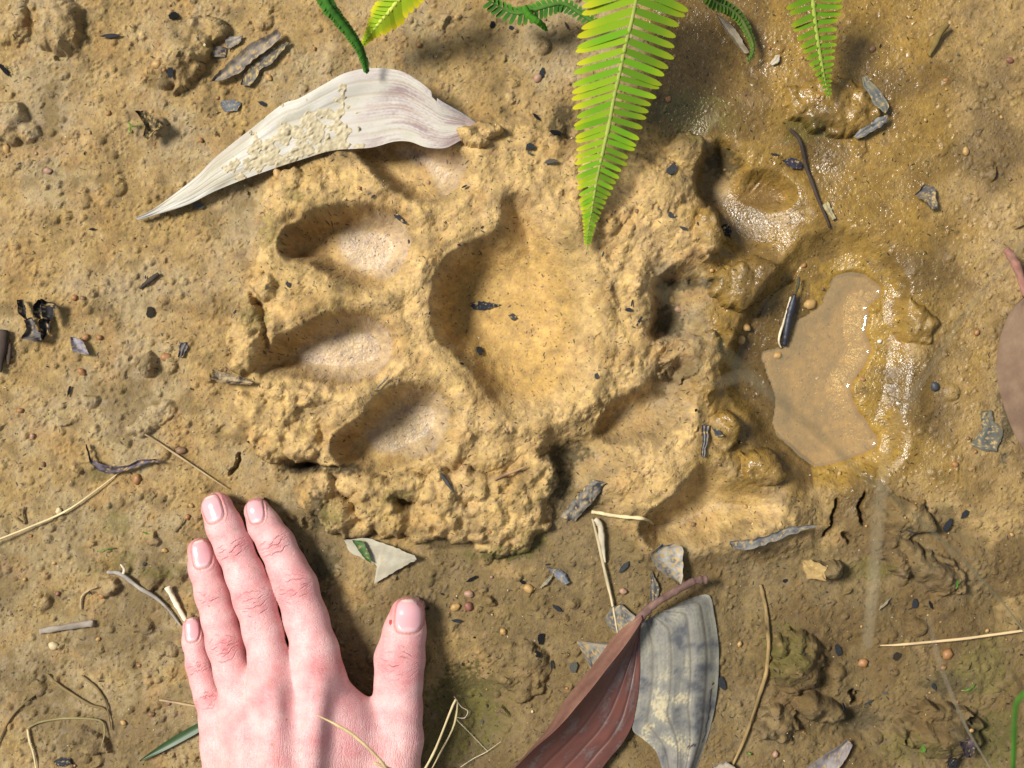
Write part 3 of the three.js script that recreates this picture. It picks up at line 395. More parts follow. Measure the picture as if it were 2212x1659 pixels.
// ---------------------------------------------------------------- the hand
{
  const U = 0.3866, joint = (u, v, y, r) => { const k = (H - y * 0.001) / H, p = at(353.9 + u * U, 1017.5 + v * U, y * 0.001); return [...p, r * U * S * k * 0.965]; };
  const fingers = [
    [[522, 225, 6.0, 77], [562, 305, 6.8, 91], [630, 410, 7.6, 103], [690, 540, 8.8, 109], [738, 645, 9.8, 122], [795, 830, 11, 124], [845, 1010, 14, 134], [862, 1160, 17.5, 138]],
    [[298, 207, 6.4, 93], [340, 315, 7.2, 101], [392, 430, 7.9, 104], [455, 580, 9, 109], [507, 712, 10.2, 121], [555, 900, 12, 113], [588, 1060, 15.5, 116], [606, 1230, 19.5, 126]],
    [[204, 446, 5.8, 75], [226, 545, 6.4, 86], [270, 690, 7.2, 95], [310, 830, 8.2, 98], [342, 965, 9.2, 106], [385, 1130, 10.6, 103], [422, 1300, 13.5, 108], [445, 1430, 17, 118]],
    [[160, 870, 4.6, 57], [172, 955, 5.1, 66], [196, 1080, 5.8, 71], [222, 1170, 6.2, 73], [250, 1260, 6.8, 79], [282, 1400, 8.6, 83], [315, 1530, 12, 100]],
    [[1362, 802, 7.4, 103], [1345, 900, 8.0, 120], [1318, 1050, 9.0, 142], [1312, 1180, 9.6, 134], [1318, 1330, 10.4, 127], [1318, 1500, 11.6, 132], [1270, 1720, 13, 165], [1130, 2050, 15, 200]],
  ].map((f) => f.map((j) => joint(...j)));
  const bones = [
    [862, 1160, 18.0, 140, 800, 1700, 19, 190], [800, 1700, 19, 190, 720, 2480, 22, 250], [606, 1230, 20, 128, 620, 1700, 21, 190], [620, 1700, 21, 190, 640, 2480, 24, 260], [445, 1430, 17, 120, 490, 1800, 18, 180], [490, 1800, 18, 180, 580, 2480, 22, 240],
    [315, 1530, 12, 104, 360, 1850, 14, 150], [360, 1850, 14, 150, 520, 2480, 20, 220], [900, 1230, 13, 120, 1090, 1480, 12, 110], [1090, 1480, 12, 110, 1180, 1800, 13, 190], [1000, 1380, 14, 150, 980, 1900, 16, 220], [1130, 2050, 15, 200, 840, 2520, 20, 230],
    [760, 1080, 13, 60, 690, 1130, 13.5, 70], [520, 1170, 13, 55, 480, 1210, 13, 60], [345, 1330, 9.5, 48, 330, 1370, 10, 52], [655, 1600, 17, 260, 640, 2200, 18, 330],
    [640, 2480, 24, 300, 640, 3300, 42, 330], [700, 2480, 24, 280, 720, 3300, 42, 300], [640, 3300, 42, 330, 620, 4300, 78, 400],
  ].map(([a, b, c, d, e, f, g2, h2]) => [joint(a, b, c, d), joint(e, f, g2, h2)]);
  const tendons = [[862, 1190, 26.2, 42, 790, 1900, 34.5, 55], [606, 1250, 27.8, 40, 640, 1900, 36, 55], [445, 1460, 24.2, 36, 540, 1950, 32.5, 46]].map(([a, b, c, d, e, f, g2, h2]) => [joint(a, b, c, d), joint(e, f, g2, h2)]);
  const cap = (x, y, z, a, b) => { const bx = b[0] - a[0], by = b[1] - a[1], bz = b[2] - a[2], t = clamp(((x - a[0]) * bx + (y - a[1]) * by + (z - a[2]) * bz) / (bx * bx + by * by + bz * bz), 0, 1), dx = x - a[0] - bx * t, dy = (y - a[1] - by * t) * 1.1, dz = z - a[2] - bz * t; return Math.sqrt(dx * dx + dy * dy + dz * dz) - (a[3] + (b[3] - a[3]) * t); };
  const smin = (a, b, k) => { const h = Math.max(k - Math.abs(a - b), 0) / k; return Math.min(a, b) - h * h * k * 0.25; };
  const boxes = fingers.map((f) => { const b = [1, 1, 1, -1, -1, -1]; for (const j of f) for (let q = 0; q < 3; q++) { b[q] = Math.min(b[q], j[q] - j[3] - 0.012); b[q + 3] = Math.max(b[q + 3], j[q] + j[3] + 0.012); } return b; });
  const sdf = (x, y, z) => {
    let palm = 1; for (const [a, b] of bones) { if (z < a[2] - 0.035) continue; palm = smin(palm, cap(x, y, z, a, b), 0.008); }
    for (const [a, b] of tendons) if (z > a[2] - 0.02) palm = smin(palm, cap(x, y, z, a, b), 0.007);
    let d = palm;
    for (let f = 0; f < 5; f++) {
      const B = boxes[f]; if (x < B[0] || x > B[3] || z < B[2] || z > B[5] || y > B[4]) continue;
      let q = 1; const F = fingers[f]; for (let k = 1; k < F.length; k++) q = smin(q, cap(x, y, z, F[k - 1], F[k]), 0.0025);
      d = Math.min(d, smin(q, palm, f === 4 ? 0.007 : 0.0045));
    }
    return d;
  };
  // surface nets on a plain grid
  const lo = [at(353.9 + 60 * U, 0, 0)[0], -0.004, at(0, 1017.5 + 90 * U, 0)[2]], hi = [at(353.9 + 1560 * U, 0, 0)[0], 0.046, at(0, 1017.5 + 1840 * U, 0)[2]];
  const P = [], I = [];
  const net = (cell, lo, hi) => {
    const n = [0, 1, 2].map((q) => Math.ceil((hi[q] - lo[q]) / cell)), nx = n[0] + 1, ny = n[1] + 1, val = new Float32Array(nx * ny * (n[2] + 1)), ix = (i, j, k) => (k * ny + j) * nx + i, cs = 4, near = [];
    for (let k = 0; k <= n[2]; k += cs) for (let j = 0; j <= n[1]; j += cs) for (let i = 0; i <= n[0]; i += cs) {   // coarse pass first: skip blocks far from the skin
      const d = sdf(lo[0] + (i + 1.5) * cell, lo[1] + (j + 1.5) * cell, lo[2] + (k + 1.5) * cell), far = Math.abs(d) > cell * 7; if (!far) near.push([i, j, k]);
      for (let c = k; c < Math.min(k + cs, n[2] + 1); c++) for (let b = j; b < Math.min(j + cs, ny); b++) for (let a = i; a < Math.min(i + cs, nx); a++) val[ix(a, b, c)] = far ? d : sdf(lo[0] + a * cell, lo[1] + b * cell, lo[2] + c * cell);
    }
    const id = new Int32Array(val.length).fill(-1), E = [[0, 1], [2, 3], [4, 5], [6, 7], [0, 2], [1, 3], [4, 6], [5, 7], [0, 4], [1, 5], [2, 6], [3, 7]], v = new Float32Array(8);
    const each = (f, m) => { for (const [i0, j0, k0] of near) for (let k = k0; k < Math.min(k0 + cs, n[2]); k++) for (let j = j0; j < Math.min(j0 + cs, n[1]); j++) for (let i = i0; i < Math.min(i0 + cs, n[0]); i++) if (i >= m && j >= m && k >= m) f(i, j, k); };
    each((i, j, k) => {
      let sx = 0, sy = 0, sz = 0, c = 0, pos = 0; for (let q = 0; q < 8; q++) { v[q] = val[ix(i + (q & 1), j + (q >> 1 & 1), k + (q >> 2))]; if (v[q] < 0) pos++; } if (pos === 0 || pos === 8) return;
      for (const [a, b] of E) if ((v[a] < 0) !== (v[b] < 0)) { const t = v[a] / (v[a] - v[b]); sx += lerp(a & 1, b & 1, t); sy += lerp(a >> 1 & 1, b >> 1 & 1, t); sz += lerp(a >> 2, b >> 2, t); c++; }
      id[ix(i, j, k)] = P.length / 3; P.push(lo[0] + (i + sx / c) * cell, lo[1] + (j + sy / c) * cell, lo[2] + (k + sz / c) * cell);
    }, 0);
    each((i, j, k) => {
      const a = val[ix(i, j, k)] < 0;
      const quad = (b, p) => { if (a === b) return; const [w, x, y, z] = p.map(([q, r, t]) => id[ix(q, r, t)]); if (w < 0 || x < 0 || y < 0 || z < 0) return; a ? I.push(w, x, y, w, y, z) : I.push(w, y, x, w, z, y); };
      quad(val[ix(i + 1, j, k)] < 0, [[i, j - 1, k - 1], [i, j, k - 1], [i, j, k], [i, j - 1, k]]);
      quad(val[ix(i, j + 1, k)] < 0, [[i - 1, j, k - 1], [i - 1, j, k], [i, j, k], [i, j, k - 1]]);
      quad(val[ix(i, j, k + 1)] < 0, [[i - 1, j - 1, k], [i, j - 1, k], [i, j, k], [i - 1, j, k]]);
    }, 1);
  };
  net(0.00045, lo, hi);                                // fingers and back of the hand
  net(0.0016, [lo[0], lo[1], hi[2] - 0.003], [hi[0] + 0.01, 0.12, at(0, 1017.5 + 4200 * U, 0)[2]]);   // wrist and forearm outside the picture
  // skin relief and colour on a top-down chart in metres
  const cx0 = lo[0], cz0 = lo[2], cw = hi[0] - lo[0], ch = cw * 1.35, TW = 1240, TH = Math.round(TW * 1.35);
  const bd = new Uint8Array(TW * TH * 4), cd = new Uint8Array(TW * TH * 4), enc = (v) => clamp(255 * Math.pow(clamp(v, 0, 1), 1 / 2.2), 0, 255);
  const folds = [], pink = [];                          // [centre x, z, axis x, z, half width, list of [offset, bow, depth]]
  const R0 = rng(31);
  const fold = (f, a, b, t, kind) => { const A = fingers[f][a], B = fingers[f][b], x = lerp(A[0], B[0], t), z = lerp(A[2], B[2], t), l = Math.hypot(B[0] - A[0], B[2] - A[2]), w = lerp(A[3], B[3], t), L = [];
    if (kind === 1) for (const s of [-0.34, -0.2, -0.05, 0.1, 0.24, 0.4]) L.push([s * w + 0.0004 * (R0() - 0.5), 0.3 * (R0() - 0.5), 0.6 + 0.4 * R0(), R0() * 9]);
    else for (const s of [-0.7, -0.46, -0.3, -0.1, 0.1, 0.26, 0.44, 0.7]) L.push([s * w + 0.0004 * (R0() - 0.5), 0.8, 0.55 + 0.45 * R0() - 0.3 * Math.abs(s), R0() * 9]);
    folds.push([x, z, (A[0] - B[0]) / l, (A[2] - B[2]) / l, w, L]); pink.push([x, z, w * 1.25, kind === 1 ? 0.6 : 0.8]); };
  fold(0, 2, 3, 0.05, 1); fold(0, 4, 5, 0.0, 2); fold(1, 2, 3, 0.05, 1); fold(1, 4, 5, 0.0, 2); fold(2, 2, 3, 0.02, 1); fold(2, 4, 5, 0.05, 2); fold(3, 2, 3, 0.1, 1); fold(3, 4, 5, 0.1, 2); fold(4, 2, 3, 0.0, 2);
  for (const f of fingers) pink.push([f[0][0], f[0][2] - f[0][3] * 0.5, f[0][3] * 1.5, 0.8]);
  for (const [u, v, r, k] of [[605, 1230, 120, 0.8], [860, 1150, 150, 0.55], [445, 1440, 110, 0.4], [1060, 1120, 130, 0.6], [1000, 1500, 260, 0.3], [650, 1560, 240, 0.35]]) { const j = joint(u, v, 24, r); pink.push([j[0], j[2], j[3] * 1.1, k]); }
  const nails = [[505, 222, -0.24, -0.97, 74, 51, 12], [263, 214, -0.36, -0.93, 78, 62, 13], [203, 466, -0.20, -0.98, 80, 55, 12], [154, 890, -0.12, -0.99, 66, 42, 9], [1371, 812, 0.04, -1, 92, 82, 14]];
  const beds = nails.map(([u, v, ax, az, hl, hw, y]) => { const c = joint(u, v, y, 1), l = Math.hypot(ax, az); return [c[0], c[2], ax / l, az / l, hl * c[3], hw * c[3]]; });
  const blood = joint(1263, 850, 15, 10), mole = [joint(622, 1502, 28, 8), joint(694, 1378, 27, 6), joint(258, 752, 12, 5), joint(1366, 818, 16, 7)];
  for (let j = 0; j < TH; j++) for (let i = 0; i < TW; i++) {
    const x = cx0 + (i + 0.5) / TW * cw, z = cz0 + ch - (j + 0.5) / TH * ch, mx = x * 1000, mz = z * 1000; let h = 0, cut = 0;
    for (const [fx, fz, ax, az, w, L] of folds) {
      const dx = x - fx, dz = z - fz; if (dx * dx + dz * dz > w * w * 1.7) continue;
      const s = dx * ax + dz * az, t = (dx * -az + dz * ax) / w, fade = Math.exp(-Math.pow(Math.abs(t) / 0.86, 5));
      for (const [o, bow, dep, sd] of L) { const e = s - o * (1 - bow * t * t) + 0.0011 * noise(t * 2.2 + sd, sd, 401) + 0.0005 * noise(t * 7 + sd, sd, 403); const q = Math.exp(-((e / 0.00019) ** 2)) * dep * fade * ss(-0.25, 0.35, noise(t * 2.3 + sd, 3.3 + sd, 405)); if (q > cut) cut = q; }
    }
    const back = ss(cz0 + 0.072, cz0 + 0.095, z);
    // fine criss-cross skin lines; long ones across the back of the hand
    const w1 = Math.abs(noise(mx * 1.5 + 0.5 * noise(mx * 0.4, mz * 0.4, 411), mz * 0.55, 413)), w2 = Math.abs(noise((mx + mz) * 0.85, (mx - mz) * 1.7, 415)), w3 = Math.abs(noise(mx * 0.35, mz * 1.8, 417)), wr = Math.abs(noise(mx * 0.9 + 1.2 * noise(mx * 0.1, mz * 0.1, 421), mz * 0.16, 423));
    const lines = 0.8 * ss(0.10, 0, w2) + lerp(0.6 * ss(0.10, 0, w3), 0.55 * ss(0.10, 0, w1) + 0.8 * ss(0.09, 0, wr), back);
    h = 0.78 - 0.5 * cut - 0.13 * lines + 0.05 * noise(mx * 3, mz * 3, 425);
    let red = 0; for (const [px2, pz, r, k] of pink) { const e = ((x - px2) ** 2 + (z - pz) ** 2) / (r * r); if (e < 4) red = Math.max(red, k * Math.exp(-e * 1.6)); }
    red = clamp(red * 0.6 + 0.24 + 0.5 * fbm(mx * 0.16, mz * 0.16, 5, 431) + 0.2 * noise(mx * 1.2, mz * 1.2, 433) + 0.22 * cut, -0.25, 1);
    let c = [lerp(0.665, 0.53, red), lerp(0.39, 0.175, red), lerp(0.37, 0.18, red)];
    const tan = ss(cz0 + 0.088, cz0 + 0.115, z + 0.012 * noise(mx * 0.05, mz * 0.05, 441)) * (0.3 + 0.5 * noise(mx * 0.2, mz * 0.09, 443)); if (tan > 0) c = [lerp(c[0], 0.50, tan), lerp(c[1], 0.275, tan), lerp(c[2], 0.20, tan)];
    if ((x - blood[0]) ** 2 + ((z - blood[2]) * 0.7) ** 2 < (blood[3] * (1 + 0.5 * noise(mx * 2, mz * 2, 447))) ** 2) c = [0.36, 0.05, 0.04];
    for (const [bx, bz, ax, az, hl, hw] of beds) { const dx = x - bx, dz = z - bz; if (dx * dx + dz * dz > hl * hl * 2.4) continue; const a = (dx * ax + dz * az) / hl, b = (dz * ax - dx * az) / hw, e = Math.pow(Math.abs(a) ** 3.2 + Math.abs(b) ** 3.2, 1 / 3.2) + 0.04 * noise(mx * 1.4, mz * 1.4, 449), m = Math.exp(-(((e - 1.05) / 0.07) ** 2)), q = Math.exp(-(((e - 1.22) / 0.09) ** 2)); c = [lerp(c[0], 0.40, 0.75 * m), lerp(c[1], 0.165, 0.75 * m), lerp(c[2], 0.13, 0.75 * m)]; h += 0.14 * q - 0.3 * m; if (a > 0.9 && e > 1.02) { const dt = 0.55 * ss(-0.1, 0.5, noise(mx * 0.9, mz * 0.9, 451)); c = [lerp(c[0], 0.3, dt), lerp(c[1], 0.19, dt), lerp(c[2], 0.1, dt)]; } }
    { const dt = ss(0.36, 0.52, fbm(mx * 0.55, mz * 0.55, 3, 453)) * 0.4; c = [lerp(c[0], 0.42, dt), lerp(c[1], 0.28, dt), lerp(c[2], 0.14, dt)]; }
    for (const m of mole) if ((x - m[0]) ** 2 + (z - m[2]) ** 2 < m[3] ** 2) c = [0.5, 0.16, 0.11];
    const o = (j * TW + i) * 4; bd[o] = bd[o + 1] = bd[o + 2] = clamp(h * 255, 0, 255); bd[o + 3] = 255; for (let q = 0; q < 3; q++) cd[o + q] = enc(c[q]); cd[o + 3] = 255;
  }
  const skinMap = texOf(cd, TW, TH, true), skinBump = texOf(bd, TW, TH, false); skinMap.wrapS = skinMap.wrapT = skinBump.wrapS = skinBump.wrapT = THREE.MirroredRepeatWrapping;
  const N = new Float32Array(P.length), uv = new Float32Array(P.length / 3 * 2), e = 0.0003;
  for (let v = 0; v < P.length; v += 3) {
    const [x, y, z] = [P[v], P[v + 1], P[v + 2]]; let a = sdf(x + e, y, z) - sdf(x - e, y, z), b = sdf(x, y + e, z) - sdf(x, y - e, z), c = sdf(x, y, z + e) - sdf(x, y, z - e); const l = Math.hypot(a, b, c) || 1; N[v] = a / l; N[v + 1] = b / l; N[v + 2] = c / l;
    uv[v / 3 * 2] = (x - cx0) / cw; uv[v / 3 * 2 + 1] = (cz0 + ch - z) / ch;
  }
  const skinGeo = new THREE.BufferGeometry(); skinGeo.setAttribute('position', new THREE.Float32BufferAttribute(P, 3)); skinGeo.setAttribute('normal', new THREE.BufferAttribute(N, 3)); skinGeo.setAttribute('uv', new THREE.BufferAttribute(uv, 2)); skinGeo.setIndex(I);
  const skin = new THREE.MeshPhysicalMaterial({ map: skinMap, bumpMap: skinBump, bumpScale: 0.0009, roughness: 0.5, specularIntensity: 0.8, sheen: 0.2, sheenColor: new THREE.Color(1, 0.45, 0.45), sheenRoughness: 0.5 });
  // nails, moulded onto the finger ends
  const top = (x, z) => { let y = 0.03; for (let k = 0; k < 160; k++) { const d = sdf(x, y, z); if (d < 1e-5) break; y -= Math.min(d * 0.9, 0.0008); if (y < -0.01) break; } return y; };
  const parts = [['skin', skinGeo, skin]];
  for (const [u, v, ax, az, hl, hw, y] of nails) {
    const c = joint(u, v, y, 1), k = c[3], Q = [], C = [], J = [], rings = 10, seg = 40, l0 = Math.hypot(ax, az), ux = ax / l0, uz = az / l0;
    for (let r = 0; r <= rings; r++) for (let s = 0; s < seg; s++) {
      const w = s / seg * 6.2832, cw2 = Math.cos(w), sw = Math.sin(w), sq = Math.pow(Math.abs(cw2) ** 3.2 + Math.abs(sw) ** 3.2, -1 / 3.2), q = r / rings, la = cw2 * sq * q, lb = sw * sq * q * (1 - 0.10 * (la < 0 ? la * la : 0));
      const x = c[0] + (ux * la * hl - uz * lb * hw) * k, z = c[2] + (uz * la * hl + ux * lb * hw) * k, tip = ss(0.3, 0.95, la);
      Q.push(x, top(x, z) + (q < 0.9 ? 0.00032 + 0.0002 * tip : lerp(0.00032 + 0.0002 * tip, -0.0002, (q - 0.9) / 0.1)), z);
      const lunula = ss(-0.62, -0.72, la + 0.25 * lb * lb) * 0.6, edge = ss(0.84, 0.90, la + 0.05 * lb * lb), dirt = ss(0.955, 0.985, la) * 0.5;
      const col = [lerp(lerp(0.60, 0.66, lunula), 0.70, edge), lerp(lerp(0.31, 0.44, lunula), 0.56, edge), lerp(lerp(0.325, 0.44, lunula), 0.50, edge)].map((a, m) => lerp(a, [0.35, 0.24, 0.14][m], dirt)); C.push(...col);
    }
    for (let r = 0; r < rings; r++) for (let s = 0; s < seg; s++) { const a = r * seg + s, b = r * seg + (s + 1) % seg; J.push(a, b, a + seg, b, b + seg, a + seg); }
    let q = new THREE.BufferGeometry(); q.setAttribute('position', new THREE.Float32BufferAttribute(Q, 3)); q.setAttribute('color', new THREE.Float32BufferAttribute(C, 3)); q.setIndex(J); q.computeVertexNormals();
    if (q.attributes.normal.getY(5) < 0) { for (let t = 0; t < J.length; t += 3) [J[t], J[t + 1]] = [J[t + 1], J[t]]; q.setIndex(J); q.computeVertexNormals(); }
    parts.push(['fingernail', q, paint('nail', { vertexColors: true, roughness: 0.22, specularIntensity: 1 })]);
  }
  thing('human_hand', 'bare pale hand pressed flat on the mud beside the paw print', 'hand', parts);
}
console.log('hand done');

// ---------------------------------------------------------------- large leaves
const mixc = (a, b, t) => a.map((v, i) => lerp(v, b[i], clamp(t, 0, 1)));
{ // long pale leaf, muddy, its point buried in the print's rim
  const upE = even(spline(pp(292, 470, 335, 449, 420, 385, 465, 340, 540, 280, 610, 225, 645, 213, 700, 182, 745, 158, 800, 147, 860, 152, 900, 172, 935, 200, 950, 216, 1000, 245, 1045, 278), 6, false), 160), loE = even(spline(pp(298, 476, 350, 460, 410, 440, 470, 410, 560, 375, 650, 345, 720, 325, 800, 319, 850, 306, 885, 306, 920, 318, 960, 320, 990, 306, 1015, 292, 1045, 280), 6, false), 160);
  const rib = [0.16, 0.33, 0.5, 0.67, 0.84];
  const height = (s, t) => { // mm
    const len = ss(0, 0.12, s), arch = 5.0 * Math.sin(Math.min(1, s * 1.06) * Math.PI) ** 0.8 + 2.2, c = t - 0.5;
    return arch + len * (-7 * (c * c - 0.25) * Math.sin(Math.PI * s) ** 0.7 * 0.8 + 5.5 * ss(0.45, 0.0, t) * ss(0.25, 0.75, s) * ss(1.0, 0.8, s)) + 8.2 * ss(0.55, 0.95, s) + 0.5 * noise(s * 14, t * 5, 501) + 0.14 * rib.reduce((a, r) => a - Math.exp(-(((t - r) / 0.018) ** 2)), 0);
  };
  const pos = (s, t) => { const a = polyAt(upE, s), b = polyAt(loE, s), nick = s > 0.845 && s < 0.865 && t < 0.1 ? 0.09 : 0, u = Math.max(t, nick); const px = lerp(a[0], b[0], u), py = lerp(a[1], b[1], u), h = height(s, u) * 0.001, q = at(px, py, h); return q; };
  const cream = [0.36, 0.325, 0.245], white = [0.49, 0.465, 0.405], mauve = [0.25, 0.18, 0.17], slate = [0.20, 0.18, 0.19];
  const col = (s, t) => {
    const n1 = fbm(s * 7, t * 3, 3, 511), fi = noise(s * 6, t * 46, 517), sp = noise(s * 120, t * 44, 519);
    let c = mixc(cream, white, 0.5 + n1 + 0.4 * ss(0.35, 0.7, s)); c = mixc(c, mauve, ss(0.5, 0.8, s) * (0.5 + 1.2 * n1 + 0.9 * fi + 0.7 * sp) + 0.7 * ss(0.2, 0.05, t) * ss(0.10, 0.2, s) * ss(0.42, 0.3, s) * (0.3 + sp + fi));
    c = mixc(c, slate, ss(0.10, 0.02, s) * 0.7 * (0.6 + fi * 2) + ss(0.16, 0.05, t) * ss(0.82, 0.92, s) * (0.7 + 0.8 * sp) * 0.8);
    const v = rib.reduce((a, r) => Math.max(a, Math.exp(-(((t - r) / 0.014) ** 2))), 0); c = mixc(c, [0.36, 0.28, 0.17], 0.4 * v);
    return c.map((q) => q * (1 + 0.18 * fi + 0.14 * sp));
  };
  const blade = sheet(320, 84, 0.4e-3, pos, col);
  const where = (s, t) => { const a = polyAt(upE, s), b = polyAt(loE, s); return [lerp(a[0], b[0], t), lerp(a[1], b[1], t)]; };
  const crustH = (s, t) => { const [x, y] = where(s, t), m = ss(0.16, 0.34, s) * ss(0.74, 0.55, s) * (0.45 + 0.65 * ss(0.1, 0.6, t)); return fbm(x / 30, y / 30, 3, 531) * 1.3 + m * 1.15 - 0.98; };
  const crust = sheet(330, 84, 0.05e-3, (s, t) => { const q = pos(s, t), k = crustH(s, t), [x, y] = where(s, t); q[1] += k > 0 ? (0.03 + Math.min(0.22, k * 2) + 0.2 * Math.abs(noise(x / 14, y / 14, 537)) + 0.22 * noise(x / 5, y / 5, 538) + 14 * 0.16 * crumbs(x, y, 15, 539, 0.12) + 6 * 0.16 * crumbs(x, y, 6, 543, 0.25)) * 0.001 : -0.16e-3; return q; },
    (s, t) => { const [x, y] = where(s, t), n = noise(x / 9, y / 9, 541); return [0.40 + 0.2 * n, 0.335 + 0.17 * n, 0.215 + 0.12 * n]; });
  thing('dry_leaf', 'long pale dry leaf caked with mud, its end buried above the toe prints', 'leaf', [['blade', blade, VC], ['mud_crust', crust, VC, 'cracked cream mud stuck on the leaf']]);
}
// large dry blade between two edges with arching veins
function bigLeaf(A, B, ribs, lift, colors, o = {}) {
  const a = even(spline(A, 6, false), 140), b = even(spline(B, 6, false), 140), { nu = 220, nv = 70, hf = () => 0, cf, seed = 1, th = 0.4 } = o;
  return sheet(nu, nv, th * 1e-3, (s, t) => { const p = polyAt(a, s), q = polyAt(b, s), px = lerp(p[0], q[0], t), py = lerp(p[1], q[1], t), h = (lift + hf(s, t) + 0.35 * noise(s * 12, t * 5, 551 + seed) - 0.25 * ribs.reduce((m, r) => m + Math.exp(-(((t - r) / 0.016) ** 2)), 0)) * 1e-3; return at(px, py, h); },
    (s, t) => { const p = polyAt(a, s), q = polyAt(b, s), px = lerp(p[0], q[0], t), py = lerp(p[1], q[1], t); return cf(s, t, 0.7 * fbm(px / 44, py / 44, 5, 561 + seed) + 0.35 * fbm(px / 120, py / 120, 2, 569 + seed), noise(s * 5, t * 60, 563 + seed), noise(px / 5, py / 5, 565 + seed),  ribs.reduce((m, r) => Math.max(m, Math.exp(-(((t - r) / 0.012) ** 2))), 0)); });
}
{ // grey leaf, bottom middle
  const g1 = bigLeaf(r8(1140, 790, 1136, 900, 1134, 1000, 1130, 1100, 1118, 1220, 1105, 1330, 1092, 1430, 1150, 1482, 1225, 1550, 1262, 1640, 1300, 1760, 1360, 1900), r8(1330, 690, 1440, 642, 1550, 622, 1582, 740, 1604, 880, 1610, 1000, 1604, 1150, 1585, 1300, 1550, 1450, 1510, 1570, 1460, 1690, 1362, 1902), [0.18, 0.42, 0.66, 0.86], 3.4, 0, { seed: 11, hf: (s, t) => 3.2 * Math.sin(t * Math.PI) * Math.sin(Math.PI * clamp(s * 0.9 + 0.12, 0, 1)) - 2.4 * ss(0.72, 1, t) + 1.4 * Math.cos(t * 16) * 0.3,
    cf: (s, t, n1, fi, sp, v) => { let c = mixc([0.135, 0.13, 0.12], [0.215, 0.20, 0.155], 0.5 + 1.2 * n1 + 0.3 * fi); c = mixc(c, [0.055, 0.058, 0.066], ss(0.05, 0.5, -n1 + 0.45 * sp + 0.25 * fi) * 0.85); c = mixc(c, [0.34, 0.29, 0.185], ss(0.16, 0.34, n1 + 0.3 * sp) * ss(0.25, 0.5, s) * ss(0.8, 0.6, t)); const ck = Math.min(Math.abs(t - 0.93 + 0.03 * noise(s * 30, 1, 571)) + (s > 0.5 && s < 0.72 ? 0 : 1), Math.abs(s - 0.72 + 0.02 * noise(t * 20, 2, 573)) * 2 + (t > 0.6 && t < 0.8 ? 0 : 1)); c = mixc(c, [0.03, 0.02, 0.02], ss(0.014, 0.005, ck)); c = mixc(c, [0.17, 0.14, 0.14], 0.6 * ss(0.65, 0.95, s)); c = mixc(c, [0.09, 0.07, 0.045], 0.6 * v); return c.map((q) => q * (1 + 0.2 * fi + 0.35 * sp)); } });
  thing('dry_leaf', 'broad grey dry leaf with arching veins under the folded reddish leaf', 'leaf', [['blade', g1, VC]]);
  const g2 = fragment(r8(755, 890, 860, 898, 950, 905, 985, 850, 935, 790, 928, 750, 960, 690, 1020, 668, 1070, 715, 1110, 745, 1140, 800, 1100, 950, 1010, 1100, 900, 1160, 835, 1055, 790, 960), { lift: 1.2, color: [0.33, 0.30, 0.23], color2: [0.10, 0.105, 0.12], nu: 60, nv: 40, curl: 0.8, seed: 5, mud: 0.2 });
  thing('dry_leaf', 'torn pale leaf corner sticking out left of the folded reddish leaf', 'leaf', [['blade', g2, VC]]);
}
